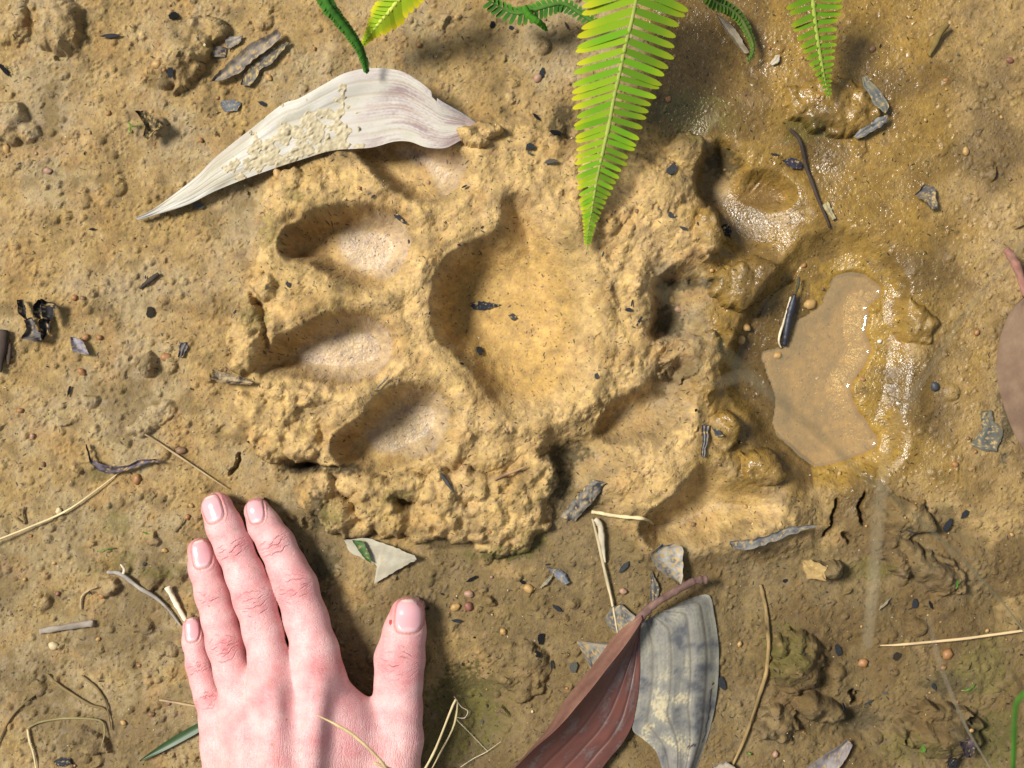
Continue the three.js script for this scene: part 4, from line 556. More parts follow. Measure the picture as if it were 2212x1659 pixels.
{ // reddish folded leaf: a standing strip on the left of the fold, the dark half on its right, and its stalk
  const outerE = even(spline(r8(1142, 742, 1060, 800, 985, 865, 900, 978, 800, 1108, 700, 1232, 625, 1352, 555, 1455, 430, 1600, 330, 1700, 200, 1820), 6, false), 120), foldE = even(spline(r8(1150, 765, 1120, 820, 1040, 935, 940, 1062, 850, 1178, 765, 1280, 690, 1370, 610, 1450, 500, 1545, 380, 1665, 210, 1830), 6, false), 120), rightE = even(spline(r8(1152, 768, 1136, 860, 1137, 960, 1137, 1060, 1128, 1190, 1112, 1300, 1088, 1405, 1030, 1512, 955, 1600, 860, 1720, 700, 1880, 520, 1980), 6, false), 120);
  const R = [0.30, 0.55, 0.78];
  const lift = (s) => 11 + 8.5 * Math.sin(Math.PI * clamp(s * 0.9 + 0.05, 0, 1));
  const strip = sheet(160, 14, 0.4e-3, (s, t) => { const a = polyAt(outerE, s), b = polyAt(foldE, s), h = lift(s) - (lift(s) - 2.2) * (1 - t) ** 1.4 * ss(0, 0.2, s); return at(lerp(a[0], b[0], t), lerp(a[1], b[1], t), h * 1e-3); }, (s, t) => { const n = noise(s * 10, t * 3, 601), f = noise(s * 60, t * 8, 603); return mixc([0.20, 0.105, 0.07], [0.14, 0.065, 0.048], 0.4 + n + 0.4 * t).map((q) => q * (1 + 0.2 * f)); });
  const half = sheet(180, 60, 0.4e-3, (s, t) => { const a = polyAt(foldE, s), b = polyAt(rightE, s), h = lift(s) - (lift(s) - 4.2) * (1 - (1 - t) ** 3.4) * ss(0, 0.12, s) + 2.2 * Math.sin(t * 3.1) * ss(0.1, 0.4, s) * t + 0.3 * noise(s * 10, t * 5, 607) - 0.3 * R.reduce((m, r) => m + Math.exp(-(((t - r) / 0.02) ** 2)), 0); return at(lerp(a[0], b[0], t), lerp(a[1], b[1], t), h * 1e-3); },
    (s, t) => { const n = fbm(s * 6, t * 4, 3, 611), f = noise(s * 5, t * 50, 613), sp = noise(s * 90, t * 40, 617), v = R.reduce((m, r) => Math.max(m, Math.exp(-(((t - r) / 0.013) ** 2))), 0); let c = mixc([0.135, 0.043, 0.028], [0.07, 0.027, 0.020], 0.5 + n + 0.5 * f); c = mixc(c, [0.16, 0.12, 0.11], ss(0.1, 0.5, n + 0.4 * sp) * 0.5); c = mixc(c, [0.05, 0.045, 0.06], ss(0.42, 0.55, -n + 0.3 * sp) * 0.8); return mixc(c, [0.05, 0.025, 0.02], 0.6 * v).map((q) => q * (1 + 0.2 * f)); });
  const st = r8(1535, 528, 1490, 532, 1440, 548, 1360, 592, 1270, 645, 1200, 695, 1150, 745, 1120, 790), hh = [8, 9, 10, 11, 11, 10.5, 9.8, 9], stalk = tube(st.map((p, i) => [...p, hh[i]]), 1.45, { abs: true, sides: 10, ends: [1.15, 1.25], color: [0.13, 0.075, 0.06], vary: 0.3, sub: 7, knob: 0.4, seed: 4 });
  thing('folded_leaf', 'reddish brown leaf folded along its midrib, lying over the grey leaf', 'leaf', [['blade', half, VCgloss], ['folded_half', strip, VC, 'lighter brown half folded up'], ['stalk', stalk, VC]]);
}
{ // brown leaf leaving the picture on the right
  const A = pp(2205, 606, 2214, 636, 2186, 668, 2163, 722, 2153, 781, 2156, 826, 2166, 868, 2187, 927, 2214, 974, 2270, 1030), B = pp(2212, 604, 2240, 640, 2290, 680, 2330, 730, 2350, 790, 2350, 840, 2340, 890, 2320, 950, 2300, 1000, 2272, 1032);
  const q = bigLeaf(A, B, [0.5], 6, 0, { seed: 21, nu: 150, hf: (s, t) => 4 * Math.sin(Math.PI * s) + 3 * (0.5 - t) ** 2, cf: (s, t, n, f, sp, v) => { const side = Math.exp(-(((((s * 9 + Math.abs(t - 0.5) * 3) % 1) - 0.5) / 0.05) ** 2)); let c = mixc([0.215, 0.142, 0.088], [0.155, 0.095, 0.06], 0.5 + 1.6 * n); c = mixc(c, [0.18, 0.10, 0.07], 0.35 * v + 0.25 * side); return c.map((w) => w * (1 + 0.12 * sp)); } });
  const st = tube([[2172, 538, 9], [2182, 550, 9], [2196, 575, 8.5], [2206, 604, 8], [2216, 640, 8]], 1.7, { abs: true, sides: 10, ends: [0.8, 0.8], color: [0.24, 0.115, 0.085] });
  thing('dry_leaf', 'pinkish brown dry leaf at the right edge of the mud', 'leaf', [['blade', q, VC], ['stalk', st, VC]]);
}
console.log('leaves done');

// ---------------------------------------------------------------- ferns
const leafletGeo = (() => {                            // unit leaflet along +x, about 45 triangles, yellow tip
  const mk = (tipw, seed) => { const n = 7, P = [], C = [], I = []; const w = (s) => 0.5 * Math.min(1, 0.72 + s * 1.2) * (s > 0.78 ? Math.sqrt(Math.max(0, 1 - ((s - 0.78) / 0.225) ** 2)) : 1) * lerp(1, tipw, s);
    for (let i = 0; i <= n; i++) { const s = [0, 0.15, 0.32, 0.5, 0.68, 0.84, 0.95, 1][i], k = w(s), sag = 0.05 * Math.sin(s * 3.1), by = 0.03 * noise(s * 3, seed, 701); for (const [t, y] of [[-1, 0.16], [0, 0], [1, 0.16]]) { P.push(s, (sag + by + y * 0.22 * Math.abs(t)), t * k); const m = ss(0.55, 1, s); C.push(lerp(1, 2.2, m), lerp(1, 1.3, m), lerp(1, 1.0, m)); } }
    for (let i = 0; i < n; i++) for (let j = 0; j < 2; j++) { const a = i * 3 + j; I.push(a, a + 1, a + 3, a + 1, a + 4, a + 3); }
    const o = P.length / 3; for (let v = 0; v < o; v++) { P.push(P[v * 3], P[v * 3 + 1] - 0.03, P[v * 3 + 2]); C.push(C[v * 3], C[v * 3 + 1], C[v * 3 + 2]); } const L = I.length; for (let k = 0; k < L; k += 3) I.push(I[k] + o, I[k + 2] + o, I[k + 1] + o);
    const q = new THREE.BufferGeometry(); q.setAttribute('position', new THREE.Float32BufferAttribute(P, 3)); q.setAttribute('color', new THREE.Float32BufferAttribute(C, 3)); q.setIndex(I); q.computeVertexNormals(); return q; };
  return [mk(0.86, 1), mk(0.8, 2), mk(0.9, 3)];
})();
function fern(label, rach, o) {                        // rach: [px, py, height mm] from base to tip
  const { step, left, right, width, colors, rr = 0.9, al = 80, ar = 62, drop = 0.15, seed = 1, tipFree = 0.02, ribColor = [0.30, 0.36, 0.06], up = [0, 0] } = o;
  const R = rng(seed), W = rach.map(([x, y, h]) => at(x, y, h * 1e-3)), C = new THREE.CatmullRomCurve3(W.map((v) => new THREE.Vector3(...v))), Lm = C.getLength();
  const root = new THREE.Group(); root.name = numbered('fern_frond'); const b = W[0].slice(); root.position.set(...b); root.userData = { label, category: 'fern', group: 'fern fronds hanging in at the top' };
  const rg = tube(rach, rr, { abs: true, sides: 7, ends: [1, 0.3], color: ribColor, sub: 8, vary: 0.1 }); rg.translate(-b[0], -b[1], -b[2]); root.add(mesh('rachis', rg, VC));
  const cm = colors.map((c, i) => paint(`fern_${seed}_${i}`, { color: new THREE.Color(...c), vertexColors: true, roughness: 0.9, transmission: 0.3, thickness: 0, specularIntensity: 0.35, side: THREE.DoubleSide }));
  const M = new THREE.Matrix4(), d = new THREE.Vector3(), n = new THREE.Vector3(), s3 = new THREE.Vector3(), p = new THREE.Vector3(), T = new THREE.Vector3();
  let u = 0; const pick = (list, t) => { for (let i = 1; i < list.length; i++) if (t <= list[i][0]) { const [a, va] = list[i - 1], [c, vc] = list[i]; return lerp(va, vc, (t - a) / (c - a)); } return list[list.length - 1][1]; };
  while (u < 1 - tipFree) {
    C.getPointAt(u, p); C.getTangentAt(u, T);
    for (const side of [-1, 1]) {
      const len = pick(side < 0 ? left : right, u) * S * (0.92 + 0.13 * R()), ang = (side < 0 ? al : ar) * (1 + 0.13 * (R() - 0.5)) * Math.PI / 180 * lerp(1, 0.75, ss(0.6, 1, u));
      if (len < 0.0006) continue;
      const t2 = new THREE.Vector3(T.x, T.y, T.z), acr = new THREE.Vector3(T.z, 0, -T.x).normalize().multiplyScalar(-side);   // side -1: left of the picture for a frond that hangs down
      d.copy(t2).multiplyScalar(Math.cos(ang)).addScaledVector(acr, Math.sin(ang)); d.y += (side < 0 ? up[0] : up[1]) - drop * (0.6 + 0.8 * R()); d.normalize();
      n.set(0.5 * (R() - 0.5), 1, 0.5 * (R() - 0.5)); s3.crossVectors(d, n).normalize(); n.crossVectors(s3, d).normalize();
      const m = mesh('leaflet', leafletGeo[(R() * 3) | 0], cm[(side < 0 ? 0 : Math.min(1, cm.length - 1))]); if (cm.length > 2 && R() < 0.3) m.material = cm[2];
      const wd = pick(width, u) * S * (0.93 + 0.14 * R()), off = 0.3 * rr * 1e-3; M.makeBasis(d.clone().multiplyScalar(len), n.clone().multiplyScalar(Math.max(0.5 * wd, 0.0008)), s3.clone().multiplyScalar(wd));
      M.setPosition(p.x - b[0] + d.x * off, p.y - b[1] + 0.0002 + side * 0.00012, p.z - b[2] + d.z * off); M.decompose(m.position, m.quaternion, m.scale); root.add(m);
    }
    u += pick(step, u) * S / Lm;
  }
  scene.add(root); return root;
}
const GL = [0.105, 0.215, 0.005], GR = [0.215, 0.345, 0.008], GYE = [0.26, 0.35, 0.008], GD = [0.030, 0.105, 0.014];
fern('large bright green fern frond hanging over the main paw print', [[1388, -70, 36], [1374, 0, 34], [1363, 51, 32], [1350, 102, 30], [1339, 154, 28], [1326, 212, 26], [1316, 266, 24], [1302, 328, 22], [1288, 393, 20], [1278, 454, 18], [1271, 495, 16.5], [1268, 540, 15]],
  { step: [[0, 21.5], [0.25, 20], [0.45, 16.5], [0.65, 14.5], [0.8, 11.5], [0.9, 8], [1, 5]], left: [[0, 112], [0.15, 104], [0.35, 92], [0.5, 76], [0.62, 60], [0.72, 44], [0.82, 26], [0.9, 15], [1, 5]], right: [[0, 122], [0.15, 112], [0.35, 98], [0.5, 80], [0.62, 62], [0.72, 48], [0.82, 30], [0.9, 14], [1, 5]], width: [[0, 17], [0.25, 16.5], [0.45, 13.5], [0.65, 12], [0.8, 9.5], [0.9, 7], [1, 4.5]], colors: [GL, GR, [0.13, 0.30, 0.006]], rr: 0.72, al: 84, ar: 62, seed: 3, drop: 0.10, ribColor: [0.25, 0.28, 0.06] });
fern('green fern frond hanging over the wet mud near the top right corner', [...r3(938, -120, 945, 0, 955, 100, 975, 250, 1000, 400, 1020, 500, 1046, 590)].map((p, i) => [...p, [34, 31, 28, 23, 18, 14, 11][i]]),
  { step: [[0, 18], [0.4, 17], [0.7, 13], [1, 8]], left: [[0, 74], [0.17, 66], [0.4, 48], [0.6, 33], [0.8, 17], [1, 4]], right: [[0, 64], [0.17, 56], [0.4, 42], [0.6, 30], [0.8, 14], [1, 4]], width: [[0, 13], [0.5, 11], [0.8, 8], [1, 5]], colors: [[0.12, 0.27, 0.008], GL], rr: 0.8, al: 82, ar: 82, seed: 5, drop: 0.12 });
fern('yellow green fern tip slanting in above the pale leaf', [...r2(620, -190, 520, -80, 440, 10, 385, 80, 330, 140, 270, 215, 226, 280)].map((p, i) => [...p, [40, 37, 33, 29, 25, 21, 18][i]]),
  { step: [[0, 17], [0.5, 15], [1, 8]], left: [[0, 56], [0.4, 48], [0.6, 38], [0.8, 20], [1, 6]], right: [[0, 70], [0.4, 56], [0.6, 42], [0.8, 22], [1, 6]], width: [[0, 15], [0.6, 13], [1, 7]], colors: [GYE, [0.25, 0.38, 0.010]], rr: 0.8, al: 48, ar: 46, seed: 7, drop: 0.1, ribColor: [0.42, 0.46, 0.08] });
fern('narrow dark green fern tip pointing at the pale leaf', [...r2(-70, -130, 0, 30, 60, 110, 130, 200, 190, 290, 225, 370, 248, 465)].map((p, i) => [...p, [42, 39, 36, 32, 28, 24, 20][i]]),
  { step: [[0, 7], [0.7, 6], [1, 4]], left: [[0, 22], [0.3, 17], [0.6, 12], [0.85, 10], [1, 5]], right: [[0, 22], [0.3, 17], [0.6, 12], [0.85, 10], [1, 5]], width: [[0, 9], [0.6, 9], [1, 7]], colors: [GD, [0.04, 0.15, 0.015]], rr: 1.2, al: 58, ar: 58, seed: 9, drop: 0.3, ribColor: [0.04, 0.13, 0.015] });
fern('small dark green curled fern at the top centre', [...r2(1720, 160, 1600, 85, 1500, 25, 1400, 35, 1300, 65, 1200, 85, 1110, 55, 1000, -10)].map((p, i) => [...p, [16, 16, 17, 18, 18, 19, 20, 24][i]]),
  { step: [[0, 10], [1, 12]], left: [[0, 14], [0.3, 18], [0.6, 26], [1, 20]], right: [[0, 10], [0.5, 16], [1, 16]], width: [[0, 7], [0.6, 10], [1, 9]], colors: [[0.035, 0.13, 0.012], [0.05, 0.17, 0.015]], rr: 0.8, al: 70, ar: 70, seed: 11, drop: 0.25, ribColor: [0.06, 0.14, 0.02] });
fern('dark fern tip curling down beside the top centre fern', [...r2(1240, 40, 1275, 95, 1320, 130, 1355, 155, 1385, 190)].map((p, i) => [...p, [22, 21, 20, 18, 15][i]]),
  { step: [[0, 5], [1, 4]], left: [[0, 9], [0.8, 8], [1, 3]], right: [[0, 9], [0.8, 8], [1, 3]], width: [[0, 8], [1, 6]], colors: [[0.05, 0.18, 0.012], [0.05, 0.18, 0.012]], rr: 1.1, al: 50, ar: 50, seed: 13, drop: 0.3, ribColor: [0.05, 0.17, 0.012] });
fern('dull green fern tip lying low on the wet mud beside a shiny leaf strip', [...r3(310, -40, 370, 20, 440, 50, 510, 110, 555, 190, 585, 270, 580, 330, 545, 375)].map((p, i) => [...p, [20, 15, 11, 8, 6.5, 5, 4.2, 3.6][i]]),
  { step: [[0, 12], [1, 7]], left: [[0, 20], [0.5, 13], [0.8, 7], [1, 3]], right: [[0, 20], [0.5, 13], [0.8, 7], [1, 3]], width: [[0, 11], [0.5, 10], [1, 6]], colors: [[0.045, 0.105, 0.014], [0.06, 0.14, 0.015]], rr: 0.7, al: 74, ar: 74, seed: 17, drop: 0.25, ribColor: [0.10, 0.12, 0.03] });
console.log('ferns done');
// ---------------------------------------------------------------- sticks, straws, roots
const STRAW = [0.52, 0.42, 0.23], TAN = [0.36, 0.26, 0.14], DARK = [0.045, 0.032, 0.025], GREYB = [0.24, 0.20, 0.16], ROOT = [0.17, 0.12, 0.055], PALE = [0.62, 0.54, 0.40];
const h3 = (pts, hs) => pts.map((p, i) => [...p, Array.isArray(hs) ? hs[i] : hs]);
const stick = (name, label, cat, pts, r, o = {}, group) => thing(name, label, cat, [[o.part ?? 'stem', tube(pts, r, o), o.mat ?? VC]], group);
stick('straw', 'thin pale straw slanting in from the left edge', 'straw', h3(pp(-70, 1195, 0, 1165, 60, 1141, 140, 1106, 205, 1062, 272, 1010), [4, 3, 2, 1.2, 1, 0.6]), 0.42, { color: STRAW });
stick('straw', 'thin tan straw above the fingertips, left of the print', 'straw', h3(r4(930, 1190, 1040, 1265, 1180, 1360, 1300, 1440, 1440, 1535), 0.8), 0.42, { color: TAN });
stick('twig', 'short straight grey brown twig on the lower left mud', 'twig', h3(rc(238, 840, 320, 826, 450, 805, 568, 786), [0.3, 0.4, 0.5, 0.8]), 1.25, { color: GREYB, ends: [0.9, 1.1], sides: 8 });
thing('root', 'bent grey root with a pale forked tip left of the little finger', 'root', [['stem', tube(h3(rc(650, 482, 700, 483, 740, 496, 830, 560, 930, 622, 1010, 692, 1092, 795), [0.6, 1.5, 1.6, 1.4, 1.2, 0.8, 0.5]), 0.85, { color: [0.27, 0.24, 0.20] }), VC], ['fork', tube(h3(rc(742, 496, 757, 465, 738, 430), [1.5, 2, 3]), 0.6, { color: PALE }), VC]]);
stick('stick', 'short pale stick touching the tip of the little finger', 'stick', h3(rc(1018, 565, 1050, 630, 1085, 695, 1128, 770), [2.2, 1.4, 1, 0.5]), 1.0, { color: PALE, ends: [1.35, 0.9], sides: 8 });
[['thin dark root forking above the bottom left straws', rc(275, 1100, 350, 1172, 450, 1232, 550, 1282, 640, 1312, 665, 1430), 0.55, ROOT], ['fine dark root bending down to the root fork, lower left', rc(480, 1110, 580, 1180, 640, 1270, 662, 1400), 0.45, ROOT], ['fine root close to the left edge at the bottom', rc(220, 1210, 120, 1292, 50, 1382, -20, 1540), 0.55, ROOT], ['fine arched root crossing the mud near the bottom left', rc(165, 1420, 250, 1382, 420, 1360, 600, 1372, 630, 1440, 620, 1530), 0.42, [0.22, 0.18, 0.08]], ['thin pale root running down to the bottom edge', rc(168, 1425, 180, 1490, 205, 1570, 222, 1680), 0.5, STRAW], ['fine wavy root below the forked grey root', rc(485, 705, 492, 630, 540, 590, 600, 565), 0.42, TAN], ['fine dark rootlets beside the pale straw, left side', rc(150, 90, 140, 130, 152, 190, 90, 150), 0.45, ROOT], ['short dark twig in the upper part of the lower left mud', rc(1050, 240, 1085, 205, 1110, 160), 0.5, ROOT], ['thin stalk reaching under the little finger', rc(962, 1245, 1080, 1265, 1180, 1282, 1230, 1290), 0.5, TAN],
].forEach(([l, p, r, c]) => stick('root', l, 'root', h3(p, 0.4), r, { color: c, sides: 5 }));
thing('grass_shoot', 'dark green grass blade poking out from under the hand', 'grass', [['blade', sheet(40, 4, 0.2e-3, (s, t) => { const c = polyAt(spline(rc(840, 1615, 920, 1568, 1000, 1520, 1100, 1462, 1200, 1405, 1290, 1352), 4, false), s), w = 9.5 * Math.sin(Math.PI * Math.min(0.62, s * 0.72 + 0.02)) ** 0.9, d = [0.50, 0.866]; const px = c[0] + d[0] * w * (t - 0.5) * 2, py = c[1] + d[1] * w * (t - 0.5) * 2; return [X(px), gs(px, py, 12) + (1.4 + 1.2 * Math.abs(t - 0.5)) * 1e-3, Z(py)]; }, (s, t) => mixc([0.035, 0.075, 0.018], [0.02, 0.045, 0.015], 0.5 + noise(s * 8, t * 4, 801))), VCgloss]]);
stick('straw', 'tan straw lying level at the right edge', 'straw', h3(rb(862, 926, 1000, 915, 1200, 896, 1500, 862, 1720, 830, 1900, 800), [1, 1.6, 2, 2.4, 3, 3.5]), 0.55, { color: TAN.map((v) => v * 1.3), ends: [0.4, 1] });
stick('straw', 'bent cream straw pointing at the lower right toe print', 'straw', h3(r8(845, 118, 900, 125, 960, 135, 1050, 140, 1130, 145, 1180, 165, 1218, 198), [1, 1.5, 2, 2.2, 2, 2, 1.6]), 0.75, { color: STRAW, ends: [0.9, 0.5] });
thing('straw', 'long split straw running down to the folded reddish leaf', 'straw', [['stem', tube(h3(r8(850, 160, 885, 300, 925, 480, 965, 650, 1003, 860), 1.2), 0.62, { color: [0.44, 0.36, 0.22] }), VC], ['sheath', tube(h3(r8(865, 158, 895, 200, 908, 300, 925, 420), [1.4, 1.6, 1.5, 1.2]), 1.15, { color: [0.40, 0.34, 0.24], ends: [0.7, 0.3] }), VC]]);
stick('root', 'long brown root winding down right of the grey leaf', 'root', h3(r8(1862, 560, 1890, 690, 1900, 800, 1905, 900, 1895, 1020, 1880, 1130, 1822, 1300, 1760, 1480, 1695, 1625, 1660, 1720), [0.5, 1, 1.2, 1.4, 1.2, 1, 1, 1, 0.8, 0.6]), 0.8, { color: [0.20, 0.135, 0.058], knob: 0.8, vary: 0.5 });
stick('twig', 'dark thin twig curving across the wet toe print', 'twig', h3(r3(805, 775, 860, 830, 890, 920, 910, 1000, 935, 1070, 970, 1180, 1010, 1275, 1050, 1365), [1.2, 1.4, 1.4, 1.2, 1, 0.8, 0.6, 0.3]), 0.72, { color: DARK, ends: [0.9, 0.7], knob: 0.5 });
thing('seed_pod', 'shiny blue black pod standing in the edge of the puddle', 'seed pod', [['pod', tube(h3(r6(1422, 560, 1408, 620, 1392, 690, 1380, 760, 1370, 830, 1362, 885), [2.2, 2.0, 1.5, 1.1, 0.8, 0.2]), 1.45, { color: [0.014, 0.014, 0.024], sides: 8, ends: [0.4, 0.7], vary: 0.5 }), VCgloss], ['stem', tube(h3(r6(1445, 450, 1440, 500, 1425, 562), [3, 3, 2.6]), 0.55, { color: [0.05, 0.05, 0.03] }), VC], ['seam', tube(h3(r6(1398, 575, 1378, 660, 1355, 740, 1330, 820, 1328, 870, 1345, 900), [1.5, 1.2, 1, 0.8, 0.6, 0.2]), 0.5, { color: [0.5, 0.42, 0.28] }), VCgloss]]);
stick('twig', 'short olive twig with a raised tip, far top right', 'twig', h3(r3(1745, 150, 1700, 205, 1672, 270, 1640, 335), [4, 2.5, 1.5, 0.6]), 1.3, { color: [0.16, 0.11, 0.035] });
stick('twig', 'thick dark stick at the left edge', 'twig', h3(r4(38, 535, 30, 640, 15, 800), 1), 2.2, { color: [0.06, 0.042, 0.032], sides: 8 });
stick('twig', 'dark splinter beside the thick stick at the left edge', 'twig', h3(r4(75, 620, 68, 750), 0.6), 1.1, { color: [0.08, 0.055, 0.04] });
stick('twig', 'dark twig splinter on the dry mud left of the toe prints', 'twig', h3(r4(1008, 178, 960, 215, 888, 272), 0.5), 0.95, { color: [0.06, 0.045, 0.035] });
stick('straw', 'short tan needle on the clods below the pad print', 'straw', h3(rd(1400, 735, 1500, 695, 1615, 648), 1.2), 0.6, { color: [0.28, 0.17, 0.09] });
stick('twig', 'dark short splinter on the clods below the lowest toe print', 'twig', h3(rd(1050, 695, 1090, 750, 1135, 815), 0.8), 0.7, { color: [0.05, 0.05, 0.05] });
stick('straw', 'kinked cream straw between the thumb and the folded leaf', 'straw', h3(pp(885, 1690, 915, 1650, 945, 1600, 985, 1508, 982, 1560, 950, 1620, 925, 1665), [16, 15, 12, 10, 9, 9, 10]), 0.45, { color: STRAW, abs: false });
stick('straw', 'hair thin strand looping right of the kinked straw', 'straw', h3(r8(20, 1240, 60, 1310, 100, 1340, 80, 1380, 30, 1380, 120, 1470, 225, 1565), [3, 2, 1.5, 1.5, 1.5, 1, 0.5]), 0.16, { color: PALE, sides: 4 });
stick('straw', 'hair thin strand crossing below the looping one', 'straw', h3(r8(60, 1650, 140, 1600, 215, 1562, 300, 1500), 1.5), 0.14, { color: PALE, sides: 4 });
stick('straw', 'dry grass stalk arching over the back of the hand', 'straw', h3(pp(683, 1544, 720, 1562, 755, 1582, 785, 1606, 812, 1632, 838, 1665, 870, 1730, 900, 1850), [46, 48, 50, 50, 48, 44, 30, 0]), 0.55, { color: [0.50, 0.38, 0.19], abs: true, ends: [0.35, 1] });
stick('straw', 'short straw stub crossing the hand at the bottom edge', 'straw', h3(pp(808, 1648, 835, 1658, 870, 1680, 930, 1760), [46, 44, 34, 2]), 0.6, { color: [0.55, 0.42, 0.22], abs: true });
// out-of-focus grass stems leaning over the right half; each is rooted in the mud
stick('grass_stalk', 'long blurred grey green grass stem leaning up from the lower right', 'grass', h3(pp(2290, 1480, 2180, 1320, 2080, 1210, 1960, 1100, 1860, 1020, 1760, 930, 1680, 860, 1590, 785, 1500, 690, 1410, 610), [0, 60, 105, 145, 178, 205, 225, 240, 252, 262]), 0.3, { color: [0.34, 0.30, 0.17], abs: true, ends: [1, 0.6] });
stick('grass_stalk', 'blurred pale grass stem hanging beside the puddle, knob at its end', 'grass', h3(pp(2290, 430, 2200, 540, 2090, 670, 2020, 780, 1960, 870, 1930, 940, 1912, 1000, 1902, 1080, 1893, 1180, 1884, 1290, 1874, 1400), [0, 90, 150, 185, 208, 222, 232, 236, 234, 228, 218]), 0.24, { color: [0.33, 0.28, 0.18], abs: true, ends: [1, 1.6] });
stick('grass_stalk', 'blurred thin pale grass stem standing in the bottom right', 'grass', h3(pp(2190, 1760, 2140, 1660, 2098, 1590, 2060, 1510, 2030, 1430, 2010, 1360, 2004, 1330), [0, 50, 85, 112, 134, 148, 152]), 0.27, { color: [0.42, 0.35, 0.24], abs: true, ends: [1, 0.4] });
stick('grass_stalk', 'blurred bright green stem in the bottom right corner', 'grass', h3(pp(2186, 1760, 2188, 1680, 2190, 1620, 2192, 1560, 2198, 1515, 2225, 1490, 2280, 1450), [0, 60, 95, 120, 138, 148, 152]), 0.85, { color: [0.06, 0.22, 0.02], abs: true, ends: [1.2, 0.7] });
stick('grass_stalk', 'short blurred side stem crossing the long grey green stem', 'grass', h3(pp(1760, 925, 1660, 852, 1610, 812, 1545, 832), [205, 224, 232, 235]), 0.24, { color: [0.36, 0.30, 0.20], abs: true });

// ---------------------------------------------------------------- torn leaf pieces and bark
const bit = (name, label, cat, out, o = {}) => thing(name, label, cat, [[o.part ?? 'piece', fragment(out, o), o.mat ?? VC]], o.group);
const SL = [0.15, 0.155, 0.17], LAV = [0.33, 0.31, 0.34], BLK = [0.03, 0.032, 0.04];
thing('torn_leaf', 'torn fan of dark grey leaf pieces lying at the upper left', 'leaf', [
  ['blade', fragment(r1(1345, 520, 1400, 455, 1500, 370, 1600, 285, 1690, 245, 1768, 200, 1800, 240, 1700, 330, 1610, 390, 1530, 470, 1450, 505, 1385, 527), { lift: 2.2, curl: 1.2, color: [0.34, 0.28, 0.21], color2: [0.12, 0.10, 0.095], nu: 50, nv: 16, seed: 31, mud: 0.12 }), VC],
  ['blade', fragment(r1(1525, 540, 1545, 480, 1640, 390, 1760, 300, 1830, 265, 1832, 285, 1770, 355, 1720, 415, 1660, 440, 1610, 520, 1585, 552), { lift: 1.2, curl: 0.8, color: [0.22, 0.19, 0.14], color2: [0.075, 0.075, 0.08], nu: 44, nv: 12, seed: 33, mud: 0.2 }), VC],
  ['blade', fragment(r1(1420, 242, 1470, 236, 1540, 228, 1520, 270, 1470, 300, 1440, 322), { lift: 1.4, color: [0.40, 0.35, 0.27], color2: [0.14, 0.12, 0.11], seed: 35 }), VC],
  ['blade', fragment(r1(1338, 318, 1385, 292, 1432, 300, 1425, 362, 1350, 362), { lift: 1, color: [0.30, 0.24, 0.19], color2: BLK, seed: 36, mud: 0.1 }), VC]]);
thing('torn_leaf', 'cream triangular leaf piece half buried under the clods by the index finger', 'leaf', [['blade', fragment(rd(385, 1150, 430, 1230, 520, 1280, 600, 1310, 630, 1350, 585, 1450, 640, 1420, 720, 1375, 800, 1325, 882, 1282, 872, 1252, 800, 1225, 730, 1195, 660, 1168, 560, 1140), { lift: 2.2, tilt: [1.4, -0.6], color: [0.50, 0.46, 0.35], color2: [0.40, 0.36, 0.27], nu: 50, nv: 24, smooth: false, seed: 37, vein: 0.03, mud: 0.05 }), VC]]);
thing('grass_shoot', 'bright green blade tip on the cream triangular leaf piece', 'grass', [['blade', fragment(rd(452, 1148, 520, 1152, 555, 1210, 572, 1260, 580, 1300, 545, 1285, 500, 1225), { lift: 3.4, curl: 0.6, color: [0.07, 0.17, 0.03], color2: [0.05, 0.11, 0.025], nu: 20, nv: 6, seed: 39, vein: 0.02 }), VCgloss]]);
bit('bark_strip', 'burnt grey leaf strip beside the clods below the pad print', 'bark', rd(1840, 1000, 1900, 925, 1960, 850, 2060, 735, 2145, 760, 2090, 845, 2000, 960, 1945, 1030, 1890, 1025), { lift: 2.2, curl: -0.9, color: [0.30, 0.26, 0.20], color2: BLK, nu: 40, nv: 14, smooth: false, seed: 41 });
bit('bark_chip', 'forked grey chip standing above the folded leaf stalk', 'bark', r8(1185, 362, 1225, 325, 1265, 300, 1300, 332, 1320, 296, 1378, 322, 1386, 430, 1372, 560, 1320, 520, 1250, 462, 1205, 425), { lift: 3, curl: 2.2, color: [0.50, 0.46, 0.38], color2: [0.16, 0.16, 0.18], nu: 36, nv: 24, seed: 43, mud: 0.25 });
bit('bark_strip', 'long grey leaf strip along the lower right toe print', 'bark', r8(1642, 282, 1690, 272, 1790, 272, 1900, 230, 2000, 196, 2120, 186, 2205, 184, 2100, 216, 2000, 242, 1880, 284, 1760, 326, 1662, 322), { lift: 2.2, curl: 1.0, color: [0.30, 0.28, 0.24], color2: [0.10, 0.10, 0.11], nu: 60, nv: 10, seed: 45 });
bit('bark_chip', 'blue grey chip with a dark tail below the clods', 'bark', r8(572, 448, 650, 464, 692, 490, 716, 540, 690, 562, 648, 530, 605, 482), { lift: 1.6, curl: -0.8, color: [0.22, 0.24, 0.28], color2: SL, seed: 47 });
bit('bark_chip', 'thin pale leaf sliver left of the blue grey chip', 'leaf', r8(526, 582, 570, 535, 612, 486, 616, 498, 580, 552), { lift: 1.2, color: [0.48, 0.42, 0.30], seed: 48 });
bit('torn_leaf', 'small dark pointed leaf beside the folded leaf stalk', 'leaf', r8(1200, 468, 1226, 520, 1256, 582, 1236, 650, 1206, 695, 1194, 600), { lift: 1.2, color: [0.20, 0.18, 0.14], color2: [0.07, 0.07, 0.075], seed: 49 });
